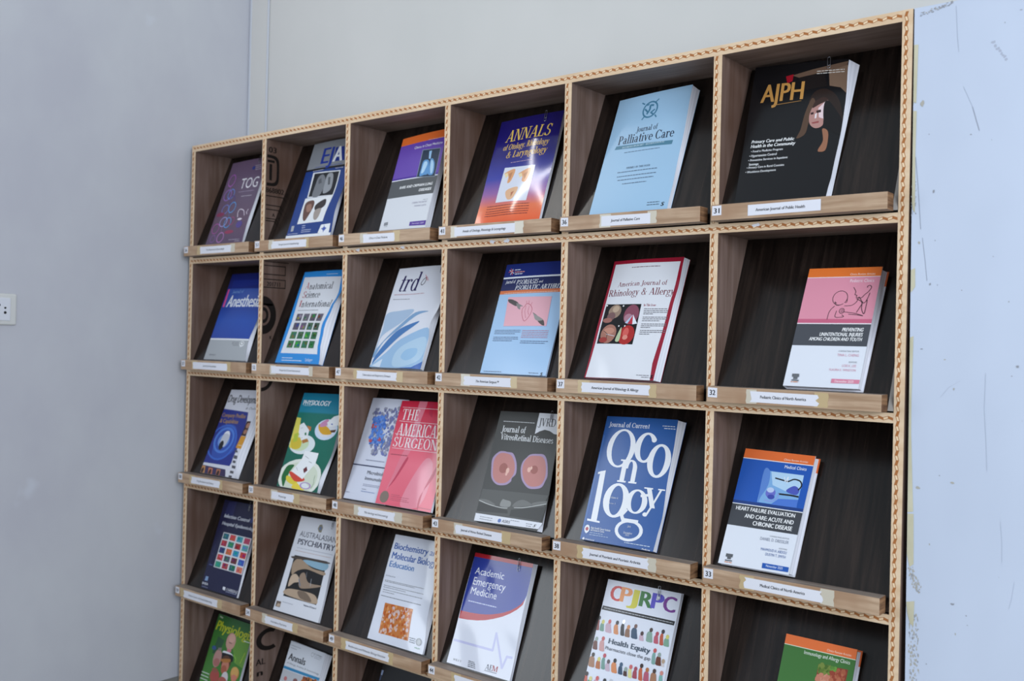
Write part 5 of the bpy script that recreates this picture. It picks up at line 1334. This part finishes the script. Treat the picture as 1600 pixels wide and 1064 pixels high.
clip_at('vit', .86, 1, .028, 'dark grey journal with retina pictures')
clip_at('aem', .78, 1, .032, 'white journal with blue field and red swoosh')
clip_at('bioc', .82, 1, .028, 'white journal with the orange square picture')
clip_at('aust', .80, 1, .030, 'white journal with the sandy landscape picture')
clip_at('iche', .72, 1, .028, 'navy journal with the coloured mosaic')
clip_at('tog', .77, 1, .024, 'mauve journal with the chain of rings')
clip_at('cpj', .72, 1, .030, 'white journal with rainbow capitals')

# ------------------------------------------------------------------ display rack
rack = tag(empty('display_rack', (-1.19, 0, 0)), 'tall wooden journal display rack with pigeonholes and braided cream edging', 'display rack')
def rbuild(mb, name, parent=None, **k):
    o = mb.build(name, parent or rack, **k)
    off = Vector((-1.19, 0, 0))
    if (parent or rack) == rack: o.location = -off     # vertices are written in room coordinates
    return o
DEPTH = 0.235
def braid(mb, a0, a1, c, vert, y, amp=0.0016, w=0.0046, pitch=0.0186, rev=False, fade=True):
    """zig-zag chain of light lozenges and brown links along one edging strip"""
    n = int((a1 - a0) / pitch)
    p = (a1 - a0) / n
    def pt(s, o, yy): return (o, yy, s) if vert else (s, yy, o)
    def par(s0, s1, o0, o1, ww, m, yy):
        P = [pt(s0, o0 - ww / 2, yy), pt(s1, o1 - ww / 2, yy), pt(s1, o1 + ww / 2, yy), pt(s0, o0 + ww / 2, yy)]
        if vert: P = P[::-1]
        mb.poly(P, m)
    sg = -1 if vert else 1
    for i in range(n):
        s = a0 + i * p
        par(s, s + p * .54, c - amp * sg, c + amp * sg, w + .0012, M_BROWN, y)
        par(s + .0008, s + p * .54 - .0012, c - amp * sg * .9, c + amp * sg * .8, w - .0010, M_LOZ, y - .0002)
        par(s + p * .54, s + p, c + amp * sg, c - amp * sg, w + .0006, M_BROWN, y)
# upright boards
for k in range(7):
    mb = MB(); x0, x1 = X0[k], X0[k] + TH
    zt, zb = H + 0.0, 0.0
    mb.box(x0, x1, 0, DEPTH, zb, zt + (0.0215 if k in (0, 6) else 0), M_PLY)
    if k == 1:
        # black shipping stencils left on the board's right face
        xx = x1 + 0.0002
        def pp(P, d=0):
            out = []
            for a, b in zip(P, P[1:] + P[:1]):
                if a[0] >= .002: out.append(a)
                if (a[0] >= .002) != (b[0] >= .002):
                    t = (.002 - a[0]) / (b[0] - a[0]); out.append((.002, a[1] + t * (b[1] - a[1])))
            if len(out) > 2: mb.poly([(xx + d, a, b + H) for a, b in out], M_STENCIL)
        def stx(txt, y0, y1, zz, ch):
            P, wd = sans(txt, True)
            for p, kk in zip(P, _lay[(txt, True)]): pp([(y0 + a / wd * (y1 - y0), zz + b * ch) for a, b in p], kk * 1e-5)
        def line(y0, y1, z, h=.003): pp([(y0, z), (y1, z), (y1, z + h), (y0, z + h)])
        def rrect(y0, y1, z0, z1, t):
            line(y0, y1, z0, t); line(y0, y1, z1 - t, t); pp([(y0, z0), (y0 + t, z0), (y0 + t, z1), (y0, z1)]); pp([(y1 - t, z0), (y1, z0), (y1, z1), (y1 - t, z1)])
        def ringp(cy, cz, ry, rz, inn, a0=0, a1=360, e=1):
            cs = lambda a: math.copysign(abs(math.cos(a)) ** e, math.cos(a)); sn = lambda a: math.copysign(abs(math.sin(a)) ** e, math.sin(a))
            A = [math.radians(a0 + (a1 - a0) * i / 28) for i in range(29)]
            for a, b in zip(A, A[1:]):
                pp([(cy + ry * cs(a), cz + rz * sn(a)), (cy + ry * cs(b), cz + rz * sn(b)), (cy + ry * inn * cs(b), cz + rz * inn * sn(b)), (cy + ry * inn * cs(a), cz + rz * inn * sn(a))])
        stx('03', .009, .040, -.041, .019)
        ringp(.004, -.0985, .048, .050, .80, -90, 90, .45)
        pp([(.0135, -.130), (.024, -.130), (.024, -.078), (.0135, -.078)]); line(.006, .034, -.073, .008)
        stx('868802', .001, .073, -.170, .017)
        for z_ in (-.182, -.2115, -.225, -.2545, -.262): line(.003, .1, z_, .003)
        stx('A', .028, .039, -.246, .012)
        rrect(-.02, .088, -.433, -.402, .003); line(.003, .1, -.392, .0025); rrect(-.02, .089, -.475, -.446, .003)
        stx('201711', .0145, .067, -.469, .0145)
        ringp(.004, -.563, .050, .061, .55); ringp(.004, -.563, .020, .026, .55); line(.0, .04, -.532, .006)
        stx('K', .03, .04, -.64, .012)
        ringp(.002, -.765, .046, .042, .72, -100, 20)
        ringp(.060, -1.608, .052, .036, .62, 60, 300)
        stx('AL', .0076, .0463, -1.685, .021); stx('n', .0127, .0371, -1.720, .022)
    o = rbuild(mb, 'side_panel' if k in (0, 6) else 'divider')
    e = MB(); last = k == 6
    yb = -0.0018 if last else -0.0008
    e.box(x0, x1, yb, 0, 0.0, H + (0.0215 if last else 0.0), M_CREAM)
    if last: braid(e, 0.0, H + 0.018, x0 + TH * .40, True, yb - .0002, amp=.0013, w=.0048)
    else:
        zz = [H] + [ZR[r] + H for r in range(1, 6)]
        for r in range(5): braid(e, zz[r + 1] + TH + .002, zz[r] - .001, x0 + TH * .36, True, yb - .0002, amp=.0013, w=.0048)
    rbuild(e, 'edging', o)
# shelf boards
for r in range(6):
    mb = MB(); z0 = ZR[r] + H; z1 = z0 + (0.0215 if r == 0 else TH)
    mb.box(X0[0], X0[6] + (TH if r == 0 else 0), 0, DEPTH, z0, z1, M_PLYH)
    o = rbuild(mb, 'shelf_board')
    e = MB(); e.box(X0[0], X0[6], -0.0013, 0, z0, z1, M_CREAM)
    braid(e, X0[0] + .002, X0[6] - .001, z0 + TH * (.58 if r == 0 else .46), False, -.0015, amp=.0015, w=.0048)
    rnd = random.Random(r)
    for xa in {1: (-1.53, -1.345, -1.02, -.97, -.29)}.get(r, ()):      # torn bits of paper stuck on the edging
        P = [(xa + rnd.uniform(.003, .013) * math.cos(a), -.0021, z0 + TH * .6 + rnd.uniform(.002, .007) * math.sin(a)) for a in [i * .483 for i in range(13)]]
        e.poly(P, M_PAPER)
    rbuild(e, 'edging', o)
# leaning back panels
PT = 0.006
for r in range(5):
    for c in range(6):
        x0, x1 = X0[c] + TH, X0[c + 1]
        zt = ZR[r] + H - .0005; zb = ZR[r] + H - .362
        gap = 0.012 if c == 5 and r in (0, 1) else 0.0005
        def yy(z): return 0.010 + (z - (ZR[r] + H - .330)) * (.135 / .33)
        mb = MB(); P = []
        a, b = (x0 + .0003, x1 - gap)
        for (x, z, d) in ((a, zb, 0), (b, zb, 0), (b, zt, 0), (a, zt, 0), (a, zb, PT), (b, zb, PT), (b, zt, PT), (a, zt, PT)): P.append((x, yy(z) + d, z))
        i = len(mb.v); mb.v += P
        for f in ((0, 1, 2, 3), (5, 4, 7, 6), (1, 5, 6, 2), (4, 0, 3, 7), (3, 2, 6, 7), (4, 5, 1, 0)):
            mb.f.append(tuple(i + k for k in f)); mb.m.append(mb.mi(M_DARK))
        rbuild(mb, 'back_panel')
        if gap > .01:
            mb = MB(); z1 = ZR[r] + H - .26; m = flat('a8a29c', .7)
            P = [(xx, yy(z) + d, z) for d in (0, .004) for (xx, z) in ((x1 - .0115, zb), (x1 - .001, zb), (x1 - .004, z1), (x1 - .0115, z1))]
            mb.v += P
            for f in ((0, 1, 2, 3), (5, 4, 7, 6), (1, 5, 6, 2), (4, 0, 3, 7), (3, 2, 6, 7), (4, 5, 1, 0)):
                mb.f.append(f); mb.m.append(mb.mi(m))
            rbuild(mb, 'gap_light_strip')  # pale solid strip standing in for light through the gap beside the panel
# ledges with numbers and name strips
NAMES = {
 (0, 5): ('31', 'American Journal of Public Health', .23, .65, .68), (0, 4): ('36', 'Journal of Palliative Care', .32, .67, .60), (0, 3): ('41', 'Annals of Otology, Rhinology & Laryngology', .155, .70, .72),
 (0, 2): ('46', 'Clinics in Chest Medicine', .29, .63, .6), (0, 1): ('51', 'European Journal of Anaesthesiology', .24, .68, .6), (0, 0): ('56', 'The Obstetrician & Gynaecologist', .27, .74, .6),
 (1, 5): ('32', 'Pediatric Clinics of North America', .27, .66, .68), (1, 4): ('37', 'American Journal of Rhinology & Allergy', .2, .69, .70), (1, 3): ('42', 'The American Surgeon\u2122', .28, .70, .5),
 (1, 2): ('47', 'Tuberculosis and Respiratory Diseases', .25, .69, .7), (1, 1): ('52', 'Anatomical Science International', .27, .76, .55), (1, 0): ('57', 'Journal of Anesthesia', .2, .72, .4),
 (2, 5): ('33', 'Medical Clinics of North America', .26, .70, .58), (2, 4): ('38', 'Journal of Psoriasis and Psoriatic Arthritis', .24, .72, .78), (2, 3): ('43', 'Journal of Vitreo Retinal Diseases', .24, .66, .68),
 (2, 2): ('48', 'Microbiology and Immunology', .31, .71, .65), (2, 1): ('53', 'Physiology', .32, .60, .35), (2, 0): ('58', 'Drug Development and Delivery', .22, .66, .6),
 (3, 3): ('44', 'Academic Emergency Medicine', .26, .7, .6), (3, 2): ('49', 'Biochemistry and Molecular Biology Education', .2, .67, .86), (3, 1): ('54', 'Australasian Psychiatry', .27, .63, .58), (3, 0): ('59', 'Infection Control and Hospital Epidemiology', .14, .67, .7),
}
LY = -0.0365
for r in range(5):
    for c in range(6):
        rnd = random.Random(r * 10 + c)
        x0, x1 = X0[c] + TH + .0004, X0[c + 1] - .004 - rnd.uniform(0, .008)
        z1 = ZR[r] + H - .3302; z0 = z1 - .0335
        mb = MB(); mb.box(x0, x1, LY, -.0019, z0, z1, M_LEDGE, {'left': M_END, 'right': M_END, 'top': M_LTOP, 'bottom': M_LTOP})
        led = rbuild(mb, 'ledge', bevel=.0008)
        if (r, c) not in NAMES: continue
        num, name, f0, f1, tw = NAMES[(r, c)]
        def card(mb, P, m, y=LY - .0004, t=.0004):
            n = len(P); i = len(mb.v); mb.v += [(a, y, b) for a, b in P] + [(a, y + t, b) for a, b in P]
            mb.f.append(tuple(range(i, i + n))); mb.m.append(mb.mi(m))
            for k in range(n):
                j = (k + 1) % n; mb.f.append((i + k, i + n + k, i + n + j, i + j)); mb.m.append(mb.mi(m))
        def write(mb, txt, xa, xb, zb_, ch, font, y):
            P, wd = letters(txt, font)
            for p, kk in zip(P, letters.layers): mb.poly([(xa + a / wd * (xb - xa), y - kk * 1e-5, zb_ + b * ch) for a, b in p], M_INK)
        # number sticker
        mb = MB(); sx = x0 + .003; sw = .0215; sz = z0 + .0105
        sk = rnd.uniform(-.0006, .0006)
        card(mb, [(sx, sz), (sx + sw, sz + sk), (sx + sw, sz + .0205 + sk), (sx, sz + .0205)], M_PAPER)
        write(mb, num, sx + .004, sx + sw - .004, sz + .0045, .0115, 'sb', LY - .0006)
        rbuild(mb, 'number_sticker', led)
        # name strip, its ends torn where the old one was pulled off
        W = x1 - x0; a, b = x0 + f0 * W, x0 + f1 * W; za, zb_ = z0 + .0045 + rnd.uniform(-.001, .001), z1 - .006
        tilt = rnd.uniform(-.0012, .0012)
        mb = MB()
        jag = c < 3 or r > 0
        Lp = [(a, za)] + [(b, za + tilt)] + ([(b + rnd.uniform(-.004, .004), za + tilt + (zb_ - za) * k / 4) for k in (1, 2, 3)] if jag else []) + [(b, zb_ + tilt), (a, zb_)] + ([(a + rnd.uniform(-.004, .004), za + (zb_ - za) * k / 4) for k in (3, 2, 1)] if jag else [])
        card(mb, Lp, M_PAPER, LY - .0008, .0004)
        tl = (b - a) * tw; off = (b - a - tl) * (.35 if (r, c) in ((0, 5), (2, 3)) else .5)
        write(mb, name, a + off, a + off + tl, (za + zb_) / 2 - .0028, .0064, 'sb' if (r, c) in ((0, 5), (1, 5), (2, 5), (3, 3)) else 'sbi' if c > 2 else 'si', LY - .0010)
        rbuild(mb, 'name_label', led)
        # strips of tape at the ends of the name strip
        for xa, m in ((a - rnd.uniform(.004, .02), M_TAPE2 if rnd.random() < .5 else M_TAPE), (b - rnd.uniform(.002, .008), M_TAPE if rnd.random() < .6 else M_TAPE2)):
            if (r, c) == (0, 5): continue
            wt = rnd.uniform(.018, .034); mb = MB()
            zz0, zz1 = z0 + rnd.uniform(.0005, .004), z1 - rnd.uniform(.0005, .003)
            P = [(xa, zz0)] + [(xa + wt, zz0 + rnd.uniform(-.001, .001))] + [(xa + wt + rnd.uniform(-.002, .002), zz0 + (zz1 - zz0) * k / 5) for k in range(1, 5)] + [(xa + wt, zz1), (xa, zz1)] + [(xa + rnd.uniform(-.002, .002), zz0 + (zz1 - zz0) * k / 5) for k in range(4, 0, -1)]
            card(mb, P, m, LY - .0004, .00035)
            rbuild(mb, 'tape', led)

# ------------------------------------------------------------------ room
def struct(mb, name, **k): return tag(mb.build(name, **k), kind='structure')
XL = -2.42; YB = 0.243
mb = MB(); mb.box(-3.0, 4.2, -5.2, 0.5, -0.1, 0.0, grained('floor_cement', '85837f', '9c9a95', (3, 3, 3), .6)); struct(mb, 'floor')
mb = MB(); mb.box(XL, 4.2, YB, YB + .15, 0, 3.6, M_BACKWALL); struct(mb, 'wall_back')
mb = MB()
for (ya, yb, za, zb) in ((-1.15, YB + .15, 0, 3.6), (-5.2, -2.55, 0, 3.6), (-2.55, -1.15, 0, .9), (-2.55, -1.15, 2.45, 3.6)): mb.box(XL - .15, XL, ya, yb, za, zb, M_LEFTWALL)
struct(mb, 'wall_left')
mb = MB(); mw = flat('d8d8d6', .5)
for (ya, yb, za, zb) in ((-2.55, -2.5, .9, 2.45), (-1.2, -1.15, .9, 2.45), (-2.5, -1.2, .9, .95), (-2.5, -1.2, 2.4, 2.45), (-1.87, -1.83, .95, 2.4)): mb.box(XL - .08, XL - .03, ya, yb, za, zb, mw)
struct(mb, 'window_1')
mb = MB(); mb.box(XL, XL + .012, -5.2, YB, 0, .125, grained('skirting_cement', '7c7b78', '93918d', (6, 6, 6), .7)); struct(mb, 'baseboard_left')
mb = MB()
m1 = flat('cfd3dc', .6); mb.box(XL + .012, XL + .112, YB - .004, YB, 1.97, 3.6, M_BACKWALL)
for xa, wb in ((XL + .002, .014), (XL + .108, .009)):
    pr = [(xa + wb / 2 + (wb / 2) * math.cos(t), YB - .004 * math.sin(t) - .002) for t in [math.pi * i / 6 for i in range(7)]]
    for (p, q) in zip(pr, pr[1:]): mb.poly([(p[0], p[1], 1.97), (q[0], q[1], 1.97), (q[0], q[1], 3.6), (p[0], p[1], 3.6)][::-1], m1)
struct(mb, 'trim_1')
# painted partition to the right of the rack
part = tag(empty('partition', (.3, 0, 0)), 'white painted partition board with peeling left edge, right of the rack', 'partition')
def pbuild(mb, name):
    o = mb.build(name, part); o.location = (-.3, 0, 0); return o
PZ = H + .0213
mb = MB(); xb, xt = .037, .0215
P = [(xb, 0, 0), (.95, 0, 0), (.95, 0, PZ), (xt, 0, PZ)]; Q = [(a + .0, .2, z) for a, _, z in P]
mb.v += P + Q
for f in ((0, 1, 2, 3), (5, 4, 7, 6), (1, 5, 6, 2), (4, 0, 3, 7), (3, 2, 6, 7), (4, 5, 1, 0)): mb.f.append(f); mb.m.append(mb.mi(M_PAINT))
rnd = random.Random(5)
def left(z): return xb + (xt - xb) * z / PZ
yf = -.0004; _lift = [0.0]
def blob(x, z, rx, rz, m, n=9):
    _lift[0] += 1e-6; y = yf + _lift[0] - .0002
    mb.poly([(x + rx * rnd.uniform(.55, 1.2) * math.cos(6.283 * i / n), y, z + rz * rnd.uniform(.55, 1.2) * math.sin(6.283 * i / n)) for i in range(n)], m)
def crack(P, w_, m, y=yf):
    w_ *= .75
    for (a, b), (c, d) in zip(P, P[1:]):
        L = math.hypot(c - a, d - b); nx, nz = -(d - b) / L * w_ / 2, (c - a) / L * w_ / 2
        mb.poly([(a - nx, y, b - nz), (c - nx, y, d - nz), (c + nx, y, d + nz), (a + nx, y, b + nz)], m)
def at(px, py):      # marks measured on the board: px, py in millimetres from its top left corner
    return (px / 1000 + .0235, H + .0213 - py / 1000)
for w_, pts_ in ((.0009, [(73.1, 9.9), (76.4, 66.9), (79.5, 96.9)]), (.0008, [(88.9, 162.7), (105.4, 202.3)]), (.0016, [(105.4, 202.3), (112.1, 227.0), (117.9, 247.6)]),
                 (.0014, [(6.2, 284.4), (12.1, 342.6), (18.5, 422.8)]), (.0011, [(21.9, 439.0), (27.4, 480.6), (31.9, 520.4)]), (.0008, [(137.5, 690.6), (136.5, 754.9), (140.5, 812.6), (143.3, 867.3)]),
                 (.0006, [(60, 739), (74.5, 719.6), (94.7, 706.2)]), (.0006, [(167.3, 955.7), (170.7, 995.1), (171.2, 1029.2)]), (.0005, [(192.2, 1059.7), (187.8, 1094.4), (184.2, 1109.2)])):
    crack([at(*p) for p in pts_], w_, flat('9aa0ae' if w_ > .001 else 'b4bbca', .7))
for px, py, rx, rz, m in ((16.5, 184.9, .0035, .0065, M_PEEL), (40.4, 351.9, .0022, .0035, M_SCUFF), (37.5, 526.9, .002, .0028, M_SCUFF), (51, 528.7, .0008, .0014, M_SCUFF), (16, 448, .002, .0028, M_PEEL),
                          (45, 445, .001, .001, M_SCUFF), (146, 479, .001, .001, M_SCUFF), (25, 649, .0022, .0013, M_SCUFF), (67, 668, .0022, .001, M_PEEL), (190, 677, .003, .0022, M_SCUFF), (84, 722, .0014, .0025, M_PEEL),
                          (62, 884, .0014, .0014, M_SCUFF), (85, 895, .0045, .002, M_PEEL), (24, 911, .004, .003, M_PEEL), (104, 253, .002, .001, M_SCUFF), (30, 244, .0012, .001, M_SCUFF), (157, 57, .001, .0014, M_SCUFF), (183, 39, .0025, .0008, M_SCUFF),
                          (47, 1014, .001, .0022, M_PEEL), (90, 1118, .004, .0022, M_SCUFF), (114, 1135, .0014, .0014, M_SCUFF), (116, 1152, .001, .001, M_SCUFF), (96, 1172, .0014, .0025, M_PEEL), (46, 1238, .001, .0014, M_SCUFF)):
    x_, z_ = at(px, py); blob(x_, z_, rx, rz, m)
for i in range(70):      # scuffed top edge, flaking left edge
    t = rnd.random(); x_, z_ = at(9 + t * 60, 14 - t * 12 + rnd.uniform(-3, 4)); blob(x_, z_, rnd.uniform(.0006, .003), rnd.uniform(.0005, .0016), M_SCUFF if rnd.random() < .6 else M_PEEL, 6)
for i in range(80):
    t = rnd.random(); x_, z_ = at(14 + 16 * t + rnd.uniform(-6, 4), 1066 + 36 * t + rnd.uniform(-9, 9)); blob(x_, z_, rnd.uniform(.0005, .0018), rnd.uniform(.0008, .003), M_PEEL if rnd.random() < .8 else M_SCUFF, 6)
for i in range(170):
    t = rnd.random(); x_, z_ = at(20 + 6 * t + rnd.uniform(-9, 9), 1150 + 160 * t); blob(x_, z_, rnd.uniform(.0005, .0018), rnd.uniform(.0008, .004), M_PEEL if rnd.random() < .7 else M_SCUFF, 6)
for i in range(60):
    x_, z_ = at(rnd.uniform(0, 9), rnd.uniform(330, 395)); blob(x_, z_, rnd.uniform(.0004, .0012), rnd.uniform(.0006, .0022), M_SCUFF, 6)
for i in range(14):
    x_, z_ = at(rnd.uniform(60, 400), rnd.uniform(60, 1400)); blob(x_, z_, rnd.uniform(.0006, .0016), rnd.uniform(.0006, .0014), M_SCUFF, 7)
for i in range(10):
    x_, z_ = at(137 + i * 2.6, 88 + i * 4 + rnd.uniform(-3, 3)); blob(x_, z_, .003, .003, flat('b2b8c8', .7), 7)

pbuild(mb, 'board')
for P in ([(-2, 70), (6.7, 70.8), (5.6, 140), (5.1, 182), (1, 179), (-2.1, 184)], [(-1.9, 196), (6.3, 197), (5.6, 277), (6.4, 330), (7.1, 390), (3, 384), (-1.4, 370)], [(1.2, 499), (9.9, 496), (10.7, 531), (5, 540), (0.4, 541)],
          [(1.6, 628), (9.6, 625), (8.5, 746), (9.3, 810), (12.5, 880), (16.2, 957), (3.4, 959), (1.6, 779)], [(3.4, 962), (17, 961), (19, 1056), (12, 1062), (5, 1038)], [(6.6, 1129), (22, 1125), (21.3, 1173), (15, 1168), (10, 1150)]):
    mb = MB(); n = len(P)
    P = [at(*p) for p in P]; P = [(max(a, left(b) + .0004), b) for a, b in P][::-1]
    mb.v += [(a, -.0009, b) for a, b in P] + [(a, -.0002, b) for a, b in P]
    mb.f.append(tuple(range(n))); mb.m.append(mb.mi(M_MASK))
    for k in range(n):
        j = (k + 1) % n; mb.f.append((k, n + k, n + j, j)); mb.m.append(mb.mi(M_MASK))
    o = pbuild(mb, 'masking_tape')

# wall socket
sy, sz = -.634, H - .569
so = tag(empty('wall_socket', (XL, sy, sz)), 'white electric socket plate on the left wall at the edge of the view', 'socket')
cw = flat('d9d9d6', .4); ci = flat('e0e2ea', .4)
mb = MB(); mb.box(0, .012, -.062, .062, -.047, .047, cw); mb.build('plate', so, bevel=.005)
mb = MB(); mb.box(.0118, .015, -.036, .042, -.034, .034, ci); mb.build('insert', so, bevel=.0015)
mb = MB()
for (ya, za, rr) in ((.026, .004, .0032), (.026, -.010, .0042), (.008, .012, .0042), (-.010, -.010, .0042)):
    mb.poly([(.0153, ya + rr * math.cos(6.283 * i / 14), za + rr * math.sin(6.283 * i / 14)) for i in range(14)], M_INK)
mb.build('pin_holes', so)
